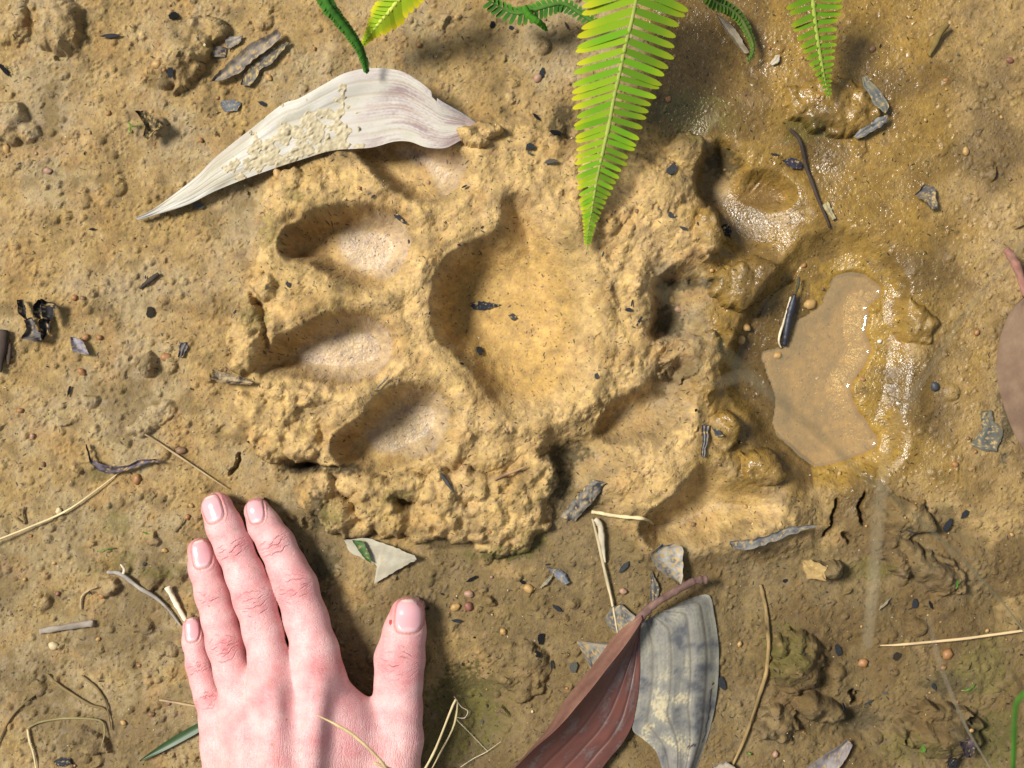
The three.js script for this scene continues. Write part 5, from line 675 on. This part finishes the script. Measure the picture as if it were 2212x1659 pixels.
bit('bark_strip', 'grey olive strip bent like an elbow, top right', 'bark', r3(1228, 470, 1250, 460, 1285, 500, 1345, 560, 1392, 645, 1368, 690, 1300, 640, 1268, 570, 1238, 530), { lift: 1.6, color: [0.24, 0.215, 0.13], color2: [0.11, 0.12, 0.13], nu: 36, seed: 51 });
bit('bark_strip', 'grey woody strip just below the elbow shaped one', 'bark', r3(1178, 828, 1230, 772, 1320, 712, 1382, 698, 1380, 742, 1300, 792, 1210, 836), { lift: 1.6, color: [0.27, 0.26, 0.24], color2: [0.08, 0.085, 0.095], nu: 36, seed: 53 });
bit('bark_chip', 'pale chip at the end of the dark curved twig', 'bark', r3(1032, 1200, 1058, 1255, 1082, 1312, 1060, 1322, 1022, 1270, 1000, 1232), { lift: 1, color: [0.42, 0.36, 0.20], seed: 55 });
bit('bark_chip', 'smooth purple black flake above the wet toe print', 'bark', r3(758, 962, 800, 945, 850, 950, 890, 975, 880, 1012, 820, 1008), { lift: 1.2, color: [0.045, 0.04, 0.065], color2: [0.03, 0.028, 0.04], mat: VCgloss, seed: 57 });
bit('bark_chip', 'black chip in the lower part of the wet toe print', 'bark', r3(385, 1362, 412, 1345, 440, 1340, 462, 1382, 446, 1432, 398, 1404), { lift: 2, color: [0.016, 0.016, 0.018], color2: [0.01, 0.01, 0.012], smooth: false, seed: 59 });
bit('torn_leaf', 'muddy dark leaf scrap right of the wet toe print', 'leaf', r3(1538, 1182, 1600, 1112, 1662, 1130, 1682, 1255, 1640, 1262, 1600, 1212), { lift: 1.8, curl: 1.2, color: [0.26, 0.2, 0.12], color2: [0.07, 0.075, 0.09], seed: 61, mud: 0.15 });
bit('leaf_strip', 'wet shiny leaf strip beside the low dull fern', 'leaf', r3(350, 100, 400, 122, 455, 175, 500, 230, 545, 300, 560, 322, 530, 330, 480, 280, 430, 220, 380, 150), { lift: 2.2, curl: 1.0, color: [0.42, 0.36, 0.27], color2: [0.25, 0.2, 0.13], mat: paint('wetstrip', { vertexColors: true, roughness: 0.2 }), nu: 36, seed: 63 });
bit('bark_chip', 'small whitish chip under the right fern frond', 'bark', r3(688, 382, 718, 330, 746, 330, 740, 372, 705, 392), { lift: 1.2, color: [0.55, 0.48, 0.36], color2: [0.4, 0.34, 0.25], seed: 65 });
bit('torn_leaf', 'flat slate grey leaf scrap near the right edge', 'leaf', r7(752, 1162, 820, 1150, 832, 1222, 892, 1272, 852, 1412, 760, 1402, 690, 1370, 722, 1312, 762, 1272), { lift: 0.8, color: [0.18, 0.16, 0.11], color2: [0.085, 0.095, 0.095], seed: 67, mud: 0.15, nu: 36, nv: 20 });
bit('torn_leaf', 'purplish grey leaf piece at the bottom edge', 'leaf', rb(340, 1720, 380, 1660, 440, 1612, 530, 1560, 600, 1525, 662, 1488, 692, 1518, 650, 1590, 590, 1660, 560, 1730), { lift: 2.4, curl: 1.6, color: [0.36, 0.32, 0.29], color2: [0.17, 0.14, 0.15], nu: 40, nv: 16, seed: 69 });
bit('torn_leaf', 'crumpled pale leaf scrap at the bottom edge beside the grey leaf', 'leaf', r8(1540, 1700, 1560, 1632, 1640, 1602, 1700, 1640, 1722, 1700), { lift: 2, curl: 1.5, color: [0.5, 0.42, 0.32], color2: [0.25, 0.22, 0.19], seed: 71 });
bit('torn_leaf', 'dark purple curled leaf in the bottom right corner', 'leaf', rb(1268, 1452, 1340, 1430, 1392, 1500, 1375, 1572, 1320, 1562), { lift: 2.4, curl: 2, color: [0.15, 0.11, 0.12], color2: [0.05, 0.04, 0.05], seed: 73 });
bit('bark_chip', 'black square chip at the bottom right edge', 'bark', rb(1245, 1582, 1310, 1590, 1312, 1700, 1250, 1700), { lift: 1.4, color: [0.022, 0.02, 0.022], color2: BLK, smooth: false, seed: 75 });
bit('bark_chip', 'lavender grey chip in the mud left of the toe prints', 'bark', r4(465, 578, 500, 580, 540, 602, 560, 640, 578, 690, 520, 685, 478, 670), { lift: 1.6, curl: 1, color: [0.42, 0.38, 0.42], color2: [0.14, 0.12, 0.13], seed: 77 });
bit('bark_strip', 'curled purple grey bark strip on the left mud', 'bark', r4(555, 1250, 590, 1345, 650, 1375, 740, 1395, 830, 1385, 900, 1350, 1000, 1345, 1042, 1368, 960, 1372, 880, 1392, 800, 1425, 700, 1438, 640, 1420, 585, 1370), { lift: 2.0, curl: 1.4, color: [0.24, 0.20, 0.24], color2: [0.06, 0.045, 0.055], nu: 56, nv: 10, seed: 79 });
bit('bark_chip', 'hollow bark piece lodged in the rim beside the third toe print', 'bark', r4(1330, 800, 1362, 780, 1420, 800, 1480, 815, 1560, 830, 1640, 860, 1620, 880, 1500, 872, 1400, 862, 1340, 840), { lift: 1.8, curl: 2.0, color: [0.46, 0.36, 0.22], color2: [0.05, 0.035, 0.03], nu: 40, seed: 81 });
bit('bark_chip', 'striped grey bark chip left of the toe prints', 'bark', r4(1135, 615, 1185, 610, 1192, 640, 1160, 706, 1130, 705), { lift: 1, color: [0.22, 0.2, 0.19], color2: [0.07, 0.06, 0.06], vein: 0.3, seed: 83 });
bit('bark_chip', 'black oval flake stuck on the pad print floor', 'bark', r5(1408, 1005, 1440, 990, 1500, 986, 1550, 1000, 1618, 1012, 1560, 1030, 1500, 1048, 1435, 1040), { lift: 0.5, color: [0.03, 0.035, 0.05], color2: [0.02, 0.022, 0.03], seed: 85 });
bit('bark_chip', 'small dark flake right of the black oval one in the pad print', 'bark', r5(1660, 1080, 1690, 1066, 1720, 1100, 1690, 1115), { lift: 0.5, color: [0.07, 0.065, 0.06], color2: [0.03, 0.03, 0.035], seed: 87, nu: 12, nv: 6 });
bit('bark_chip', 'black sliver on the rim of the second toe print', 'bark', r5(940, 465, 975, 462, 1010, 500, 1040, 530, 1010, 525, 970, 495), { lift: 0.9, color: BLK, color2: [0.02, 0.02, 0.02], seed: 89, nu: 14, nv: 5 });
bit('bark_chip', 'greyish splinter between the third and lowest toe prints', 'bark', rd(612, 150, 660, 100, 712, 45, 705, 70, 640, 140), { lift: 1, color: [0.35, 0.33, 0.30], color2: [0.10, 0.10, 0.11], seed: 91 });
bit('bark_chip', 'grey slab of bark on the ridge right of the trench', 'bark', r6(790, 1390, 845, 1388, 830, 1480, 800, 1590, 775, 1580), { lift: 1.2, color: [0.26, 0.24, 0.23], color2: [0.10, 0.09, 0.095], vein: 0.3, seed: 93 });
bit('bark_chip', 'dark grey flake beside the bark slab on the ridge', 'bark', r6(855, 1400, 900, 1420, 922, 1455, 880, 1462), { lift: 1, color: [0.09, 0.09, 0.085], color2: BLK, seed: 95, nu: 12, nv: 6 });
bit('bark_chip', 'pale slanted leaf chip near the right edge above the brown leaf', 'leaf', rb(930, 640, 900, 680, 850, 715, 862, 690), { lift: 1, color: [0.36, 0.30, 0.2], seed: 97, nu: 12, nv: 5 });
bit('bark_chip', 'black tilted chip left of the forked clod, upper left', 'bark', r1(640, 238, 700, 222, 772, 222, 770, 236, 700, 252), { lift: 1.2, color: [0.035, 0.035, 0.03], color2: BLK, seed: 99, nu: 14, nv: 5 });
bit('bark_chip', 'blue grey flat flake below the torn dark leaf', 'bark', r1(1400, 640, 1480, 628, 1525, 650, 1500, 700, 1420, 706, 1395, 670), { lift: 0.6, color: [0.21, 0.22, 0.23], color2: [0.11, 0.115, 0.125], seed: 101 });
bit('torn_leaf', 'curled dark leaf scrap beside the tiny green seedling', 'leaf', r1(885, 725, 940, 725, 1040, 790, 1060, 820, 1000, 850, 960, 900, 930, 880, 950, 820), { lift: 3, curl: 2.2, color: [0.16, 0.12, 0.06], color2: [0.05, 0.04, 0.025], seed: 103, mud: 0.2 });
thing('charred_clump', 'black clump of charred leaf scraps at the left', 'charred leaves', [
  ...[[[130, 345, 165, 340, 190, 420, 200, 470, 150, 430], 3, 1], [[245, 380, 275, 345, 300, 420, 290, 470, 250, 440], 3.4, 2], [[290, 340, 330, 360, 385, 370, 385, 450, 350, 500, 310, 450], 4.2, 3], [[175, 470, 220, 450, 260, 540, 300, 560, 290, 610, 220, 600, 165, 590, 200, 530], 2.6, 4], [[270, 480, 330, 440, 345, 520, 300, 600], 2.2, 5]].map(([p, l, s]) => ['scrap', fragment(r4(...p), { lift: l, curl: 1.8, tilt: [1.2, 0.8], color: s === 4 ? [0.24, 0.21, 0.2] : [0.045, 0.042, 0.045], color2: [0.016, 0.015, 0.017], nu: 18, nv: 8, seed: 110 + s }), VC])]);
bit('bark_chip', 'glossy black flake at the bottom left edge', 'bark', rc(322, 1620, 360, 1598, 420, 1605, 432, 1640, 380, 1655, 340, 1650), { lift: 1.2, curl: -1, color: [0.03, 0.028, 0.03], color2: BLK, seed: 121, mat: VCgloss });
bit('clay_flake', 'wedge of clay lifted beside the mud cracks', 'mud', rb(378, 412, 430, 400, 515, 440, 502, 516, 400, 510), { lift: 3.4, tilt: [1, 1], th: 1.4, color: [0.42, 0.29, 0.12], color2: [0.32, 0.21, 0.08], seed: 123, vein: 0.2 });
thing('seedling', 'tiny green two leaved seedling at the upper left', 'seedling', [['stem', tube(h3(r1(905, 800, 860, 805, 838, 812), [0.5, 1.5, 2.2]), 0.25, { color: [0.12, 0.18, 0.03] }), VC], ['leaf', fragment(r1(826, 790, 838, 786, 846, 800, 836, 806), { lift: 3, color: [0.10, 0.30, 0.02], color2: [0.07, 0.22, 0.02], nu: 8, nv: 4 }), VC], ['leaf', fragment(r1(838, 812, 846, 818, 832, 856, 822, 846), { lift: 2.6, color: [0.10, 0.30, 0.02], color2: [0.07, 0.22, 0.02], nu: 8, nv: 4 }), VC]]);
[['tiny green leaf on the lower right mud near the blurred stem', rb(1288, 520, 1302, 525, 1300, 565, 1288, 572)], ['tiny green leaf near the bottom right corner', rb(1082, 1500, 1110, 1500, 1108, 1550, 1085, 1550)], ['tiny green leaf on the bottom mud beside the brown root', rb(50, 1555, 80, 1562, 75, 1578, 52, 1570)], ['slim green leaf at the edge of the bottom right moss', rb(1340, 1195, 1400, 1178, 1425, 1150, 1420, 1175, 1380, 1198)], ['small green blade on the lower left mud', rc(575, 362, 620, 345, 690, 335, 640, 352)], ['second small green blade right of the first, lower left', rc(835, 235, 880, 245, 930, 262, 880, 256)]].forEach(([l, p], i) => bit('sprout_leaf', l, 'leaf', p, { lift: 1.4, color: [0.09, 0.24, 0.03], color2: [0.06, 0.16, 0.02], nu: 10, nv: 4, seed: 130 + i, part: 'blade' }));

// ---------------------------------------------------------------- pebbles and charcoal flakes
const pebbleGeo = [1, 2, 3, 4, 5].map((s) => { let q = new THREE.IcosahedronGeometry(1, 2); q.deleteAttribute('uv'); q.deleteAttribute('normal'); q = mergeVertices(q, 1e-4); const p = q.attributes.position; for (let i = 0; i < p.count; i++) { const x = p.getX(i), y = p.getY(i), z = p.getZ(i), k = 1 + 0.28 * noise(x * 1.3 + s * 5, y * 1.3 + z, 901) + 0.16 * noise(z * 2.4, x * 2.4 + y * 2 + s, 903); p.setXYZ(i, x * k, y * k * 0.72, z * k * 0.85); } q.computeVertexNormals(); return q; });
const PC = { orange: [0.25, 0.115, 0.038], brown: [0.16, 0.085, 0.04], cream: [0.46, 0.36, 0.2], amber: [0.33, 0.195, 0.062], red: [0.17, 0.065, 0.04], grey: [0.035, 0.036, 0.04], white: [0.55, 0.5, 0.42], pink: [0.28, 0.16, 0.10] };
const PM = Object.fromEntries(Object.entries(PC).map(([k, c]) => [k, new THREE.MeshPhysicalMaterial({ color: new THREE.Color(...c), roughness: 0.55, bumpMap: mudBump, bumpScale: 0.0002 })]));
const RP = rng(404);
function pebble(px, py, r, tone, label, group) { // r in reference units
  const m = mesh(numbered('pebble'), pebbleGeo[(RP() * 5) | 0], PM[tone]); const k = r * S * 0.82; m.scale.set(k * (0.9 + 0.3 * RP()), k * (0.85 + 0.2 * RP()), k); m.rotation.set(0.3 * (RP() - 0.5), RP() * 6.3, 0.3 * (RP() - 0.5)); m.position.set(X(px), gs(px, py, r * 0.6) + 0.08 * k, Z(py)); m.userData = { label, category: 'pebble' }; if (group) m.userData.group = group; scene.add(m);
}
[[r4(1052, 705), 13, 'orange', 'round orange brown pebble left of the third toe print'], [rc(315, 930), 13, 'cream', 'shiny cream pebble below the grey brown twig'], [rc(355, 118), 10, 'cream', 'cream pebble under the slanting straw at the left'], [rc(322, 430), 6, 'amber', 'small yellow pebble on the lower left mud'], [rc(148, 527), 5.5, 'amber', 'tiny yellow pebble near the left edge below the straw'], [rc(1130, 150), 8, 'orange', 'orange seed shaped pebble beside the middle fingertip'], [rc(1152, 82), 6, 'amber', 'small amber pebble above the middle fingertip'], [rc(990, 352), 7, 'amber', 'small amber pebble left of the ring finger'], [rc(615, 625), 8, 'orange', 'orange pebble below the mossy clod, lower left'], [rc(740, 1388), 8, 'amber', 'amber pebble low on the left mud'], [rc(1018, 1268), 6, 'red', 'red berry like pebble on the thin stalk by the little finger'], [rc(345, 614), 6, 'red', 'small red brown pebble by the grey chip, lower left'], [rc(590, 885), 6, 'amber', 'small amber pebble right of the grey brown twig'], [rc(912, 1335), 8, 'brown', 'brown pebble right of the amber one, lower left'],
  [r4(868, 1478), 12, 'orange', 'brown orange pebble below the curled bark strip'], [r4(478, 330), 9, 'orange', 'orange pebble right of the charred clump'], [r4(532, 335), 8, 'brown', 'brown pebble beside the orange one, right of the charred clump'], [r4(548, 580), 9, 'orange', 'orange pebble touching the lavender chip'], [r4(630, 580), 8, 'orange', 'orange pebble just right of the lavender chip'], [r4(518, 798), 10, 'orange', 'orange pebble above the small dark flake at the left'], [r4(1145, 1295), 12, 'brown', 'dark brown pebble on the thin tan straw'], [r4(203, 1205), 8, 'pink', 'oval pinkish pebble at the left'], [r4(128, 1042), 8, 'orange', 'orange pebble high on the far left mud'], [r4(270, 1383), 7, 'brown', 'small brown pebble left of the curled bark strip'],
  [r1(1015, 430), 14, 'amber', 'square amber pebble beside the upper left clod'], [r1(48, 948), 11, 'amber', 'golden pebble at the left edge, upper part'], [r1(310, 1085), 10, 'pink', 'brownish pebble on the dry crumbly mud, left'], [r1(690, 720), 7, 'orange', 'small orange pebble left of the curled dark scrap'], [r1(1268, 885), 7, 'orange', 'small orange pebble left of the pale leaf'], [r1(1700, 490), 9, 'amber', 'amber pebble under the torn dark leaf'], [r1(1775, 1120), 14, 'amber', 'lumpy amber pebble under the edge of the pale leaf'],
  [r8(468, 582), 13, 'amber', 'glossy amber pebble below the blue grey chip'], [r8(110, 615), 12, 'pink', 'rose brown pebble right of the thumb tip'], [r8(108, 690), 13, 'red', 'dark red pebble under the rose brown one'], [r8(28, 695), 12, 'amber', 'amber pebble nearest the thumb tip'], [r8(1035, 598), 10, 'pink', 'pinkish pebble left of the split straw'], [r8(315, 840), 10, 'amber', 'amber pebble midway between thumb and folded leaf'],
  [rb(770, 1040), 14, 'orange', 'shiny orange pebble under the blurred grass knob'], [rb(1268, 980), 15, 'orange', 'orange pebble half sunk below the level tan straw'], [rb(228, 1575), 9, 'pink', 'pinkish pebble near the bottom, right of the grey leaf'], [r7(470, 1005), 13, 'grey', 'dark grey pebble between puddle and brown leaf'], [r7(150, 720), 6, 'white', 'whitish grain on the wet bank right of the puddle'], [r7(245, 1110), 5, 'white', 'tiny white grain below, on the bank right of the puddle'], [r7(735, 668), 8, 'orange', 'orange pebble between the wet bank and the brown leaf'], [r7(590, 1490), 9, 'orange', 'orange pebble below the slate leaf scrap'],
  [r6(1325, 950), 11, 'amber', 'wet lump of clay at the left tip of the puddle'], [r6(1530, 620), 16, 'amber', 'wet amber lump at the upper edge of the puddle'], [r6(1075, 850), 14, 'amber', 'oval clay pebble left of the puddle'], [r6(1110, 770), 11, 'amber', 'smaller clay pebble above the oval one, left of the puddle'], [r6(680, 655), 10, 'pink', 'pale pebble inside the small cavity right of the pad print'], [r6(640, 590), 10, 'amber', 'round clay pebble in the small cavity right of the pad print'], [r6(1870, 545), 9, 'cream', 'bubble like cream pebble in the top corner of the puddle'],
  [r3(1745, 480), 7, 'orange', 'orange pebble below the far top right twig'], [r3(1305, 290), 9, 'brown', 'brown pebble in the dark patch, top right'], [r3(2130, 360), 9, 'red', 'reddish pebble at the far top right'], [r3(1870, 905), 10, 'amber', 'amber bump right of the elbow shaped strip'], [r3(75, 600), 9, 'orange', 'orange pebble right of the large frond'], [r2(578, 285), 7, 'orange', 'orange pebble below the yellow green fern'], [r2(1330, 490), 12, 'pink', 'rose pebble on the mud left of the large frond'],
].forEach(([[p], r, t, l]) => pebble(p[0], p[1], r, t, l));
for (let k = 0; k < 120; k++) { const px = RP() * 1300, py = RP() * 1659; if (px > 380 && px < 940 && py > 1040) continue; if (plateau.at(px, py) < 10 && RP() < 0.75) continue; pebble(px, py, 2.2 + 3.4 * RP() ** 2, ['orange', 'amber', 'brown', 'cream', 'orange', 'pink'][(RP() * 6) | 0], 'tiny rounded grain scattered on the dry mud', 'tiny grains on the dry mud'); }
for (let k = 0; k < 70; k++) { const px = 1350 + RP() * 850, py = RP() * 1659; if (puddleF.at(px, py) < 6) continue; pebble(px, py, 2.4 + 4.5 * RP() ** 2, ['orange', 'amber', 'brown', 'amber'][(RP() * 4) | 0], 'tiny rounded grain scattered on the wet right half of the mud', 'tiny grains on the wet mud'); }

const flakeGeo = [...Array(9).keys()].map((s) => { const r = rng(s * 17 + 3), n = 5 + (s % 3), sh = new THREE.Shape(), el = s % 2 ? 0.18 + 0.2 * r() : 0.4 + 0.4 * r(); for (let i = 0; i < n; i++) { const w = (i + 0.5 * (r() - 0.5)) / n * 6.2832, d = 0.75 + 0.4 * r(); i ? sh.lineTo(Math.cos(w) * d, Math.sin(w) * d * el) : sh.moveTo(Math.cos(w) * d, Math.sin(w) * d * el); } const q = new THREE.ExtrudeGeometry(sh, { depth: 0.16, bevelEnabled: false }); q.rotateX(-Math.PI / 2); return q; });
const FM = [[0.022, 0.023, 0.027], [0.038, 0.042, 0.05], [0.07, 0.075, 0.076], [0.045, 0.034, 0.022], [0.13, 0.125, 0.105], [0.012, 0.012, 0.014]].map((c) => new THREE.MeshPhysicalMaterial({ color: new THREE.Color(...c), roughness: 0.85, specularIntensity: 0.4, bumpMap: mudBump, bumpScale: 0.0004 }));
const RF = rng(909), up3 = new THREE.Vector3(0, 1, 0), nn = new THREE.Vector3(), qq = new THREE.Quaternion();
function flake(px, py, r, tone, label, group, turn) {
  const m = mesh(numbered('charcoal_flake'), flakeGeo[(RF() * 9) | 0], FM[tone]), e = r * 0.7, k = r * S, yl = gs(px - e, py, 3), yr = gs(px + e, py, 3), yu = gs(px, py - e, 3), yd = gs(px, py + e, 3);
  nn.set(-(yr - yl) / (2 * e * S) + 0.25 * (RF() - 0.5), 1, -(yd - yu) / (2 * e * S) + 0.25 * (RF() - 0.5)).normalize(); m.quaternion.setFromUnitVectors(up3, nn).multiply(qq.setFromAxisAngle(up3, turn ?? RF() * 6.3));
  m.scale.set(k, k * 0.9, k); m.position.set(X(px), (yl + yr + yu + yd) / 4 + 0.1 * k + 0.0001, Z(py)); m.userData = { label, category: 'flake' }; if (group) m.userData.group = group; scene.add(m);
}
const FL = [['print', 'small dark charcoal flake pressed into the raised mud round the main print', 'flakes pressed into the raised mud'], ['left', 'small dark charcoal flake on the dry mud left of the main print', 'flakes on the left mud'], ['low', 'small dark charcoal flake on the mud between thumb and folded leaf', 'flakes on the lower mud'], ['wet', 'small dark charcoal flake on the wet mud at the upper right', 'flakes on the wet mud'], ['corner', 'small dark charcoal flake on the rough mud at the lower right', 'flakes on the lower right mud']];
const put = (n, kind, x0, x1, y0, y1, ok) => { const f = FL[kind]; for (let k = 0; k < n;) { const px = x0 + RF() * (x1 - x0), py = y0 + RF() * (y1 - y0); if (!ok(px, py)) continue; k++; flake(px, py, 1.8 + 5.5 * RF() ** 4, (RF() * 6) | 0, f[1], f[2]); } };
const inPit = (x, y) => pits.some((p) => p.f.at(x, y) < 4);
put(75, 0, 540, 1560, 290, 1200, (x, y) => plateau.at(x, y) < 0 && !inPit(x, y));
put(45, 1, 0, 620, 0, 1659, (x, y) => plateau.at(x, y) > 8 && !(x > 390 && y > 1040));
put(36, 2, 900, 1500, 1160, 1659, (x, y) => y > 1200 + 0 * x && !(x > 1080 && y > 1260 && x < 1560));
put(46, 3, 1240, 2212, 0, 1100, (x, y) => plateau.at(x, y) > 5 && puddleF.at(x, y) > 8);
put(36, 4, 1560, 2212, 1080, 1659, () => true);
// the larger ones that stand out
[[r3(80, 1042), 17, 2, 'blue grey flake at the rim left of the wet toe print'], [r3(720, 925), 11, 1, 'blue black flake beside the purple black one'], [r3(235, 1362), 8, 2, 'grey blue flake on the rim below the wet toe print'], [r6(530, 70), 12, 4, 'pale blue grey flake near the fern tip'], [r6(600, 90), 11, 2, 'grey flake right of the pale blue one near the fern tip'], [r6(680, 165), 10, 2, 'grey flake on the rim between fern tip and wet print'], [r6(400, 745), 14, 1, 'round blue black flake right of the pad print'], [r6(355, 630), 9, 1, 'blue flake above the round one right of the pad print'], [r6(335, 672), 8, 1, 'thin blue flake between two others right of the pad print'], [r6(135, 1080), 9, 2, 'square grey flake near the trench'], [r6(175, 330), 7, 2, 'grey flake under the fern tip'], [r2(1280, 955), 11, 1, 'angular slate flake on the rim below the buried leaf point'], [r2(1405, 1050), 16, 4, 'pale grey flake left of the large frond'], [r2(1510, 160), 11, 1, 'slate flake left of the large frond near the top'], [r2(1355, 460), 12, 1, 'slate flake beside the rose pebble'], [r2(1320, 740), 12, 5, 'black flake on the crumbly rim by the large frond'], [r2(1440, 850), 15, 5, 'black lump on the crumbly rim by the large frond'], [r2(1045, 155), 9, 5, 'black pellet under the curled fern'], [r2(1165, 175), 8, 1, 'slate pellet under the curled fern'], [r1(1105, 480), 13, 1, 'slate oval flake beside the upper left clod'], [r1(1100, 100), 13, 5, 'black scrap on the upper left clod'], [r1(1660, 655), 10, 1, 'slate flake above the pale leaf'], [r1(585, 1450), 8, 5, 'black grain on the dry crumbly mud'], [r1(1255, 1300), 14, 4, 'grey flake under the stalk end of the pale leaf'], [r1(25, 440), 18, 5, 'black scrap at the left edge, upper part'], [r4(440, 922), 14, 5, 'long blue black flake on the left mud'], [r4(955, 420), 14, 3, 'brown black bark crumb on the left mud'], [r4(1510, 440), 13, 2, 'grey flake on the rim left of the toe prints'], [r4(1620, 1240), 12, 1, 'dark flake on the lumpy rim above the fingertips'], [r5(1475, 1310), 15, 1, 'dark smear like flake low on the pad print floor'], [r5(830, 365), 8, 2, 'grey flake on the ridge between the upper toe prints'], [r5(1790, 45), 11, 1, 'slate flake above the pad print'], [r5(1390, 300), 8, 1, 'slate flake right of the uppermost toe print'], [r5(1325, 1440), 7, 2, 'dark flake on the ridge below the pad print corner'], [r5(1035, 625), 6, 2, 'grey flake on the right rim of the second toe print'], [r5(300, 905), 8, 2, 'grey flake on the rim below the second toe print'], [r8(125, 525), 16, 5, 'long black flake right of the index finger'], [r8(640, 700), 14, 1, 'slate flake above the folded leaf'], [r8(515, 965), 13, 5, 'long black sliver left of the folded leaf'], [r8(605, 1035), 11, 1, 'dark flake near the folded leaf edge'], [r8(735, 1050), 14, 4, 'pale chip at the folded leaf edge'], [r8(540, 880), 14, 5, 'black crumbly lump midway to the folded leaf'], [r8(1040, 450), 18, 2, 'long grey flake left of the forked chip'], [r8(40, 775), 13, 1, 'slate flake above the thumb tip'], [r8(1090, 1140), 10, 1, 'dark flake at the base of the cracked grey leaf'], [r8(1625, 1150), 16, 1, 'slate flake at the right edge of the grey leaf'], [rb(1270, 200), 20, 1, 'striped dark bark flake at the right'], [rb(1370, 135), 13, 1, 'slate square flake right of the striped one'], [rb(1025, 235), 11, 2, 'grey blue flake left of the striped one'], [rb(1080, 680), 13, 1, 'blue black flake at the dark hollow, right'], [rb(1170, 685), 11, 5, 'black flake in the dark hollow, right'], [rb(615, 960), 14, 1, 'slate flake near the blurred grass knob'], [rb(960, 990), 12, 3, 'brown flake below the level straw'], [rb(1185, 1175), 9, 1, 'blue flake in the lower right mud'], [rb(800, 1275), 13, 2, 'grey flake at the bottom hollow'], [rb(640, 1300), 13, 1, 'dark flake left of the bottom hollow'], [rb(1385, 1370), 13, 5, 'black flake by the bottom right corner']]
  .forEach(([[p], r, t, l]) => flake(p[0], p[1], r, t, l));
// the fine grit nobody could count
{
  const n = 11000, im = new THREE.InstancedMesh(new THREE.TetrahedronGeometry(1, 0), new THREE.MeshPhysicalMaterial({ color: 0xffffff, roughness: 0.8 }), n), M = new THREE.Matrix4(), c = new THREE.Color(), R = rng(1234), q = new THREE.Quaternion(), e = new THREE.Euler(), v = new THREE.Vector3(), s = new THREE.Vector3();
  for (let k = 0; k < n; k++) { let px = R() * 2300 - 44, py = R() * 1740 - 40; const a = (0.5 + 1.4 * R() ** 4) * S, y = puddleF.at(px, py) < 4 ? WATER * 0.001 + 0.00005 : gy(px, py); M.compose(v.set(X(px), y + a * 0.2, Z(py)), q.setFromEuler(e.set(0.5 * R(), R() * 6, 0.5 * R())), s.set(a * (0.8 + 2.0 * R() ** 3), a * 0.6, a * 0.9)); im.setMatrixAt(k, M); const t = R(); t < 0.5 ? c.setRGB(0.05, 0.055, 0.06) : t < 0.8 ? c.setRGB(0.42, 0.25, 0.09) : c.setRGB(0.62, 0.5, 0.32); im.setColorAt(k, c); }
  im.name = 'grit'; im.castShadow = im.receiveShadow = true; im.userData = { kind: 'stuff', label: 'fine dark and sandy grit strewn over the mud', category: 'grit' }; scene.add(im);
}
renderer.render(scene, camera);
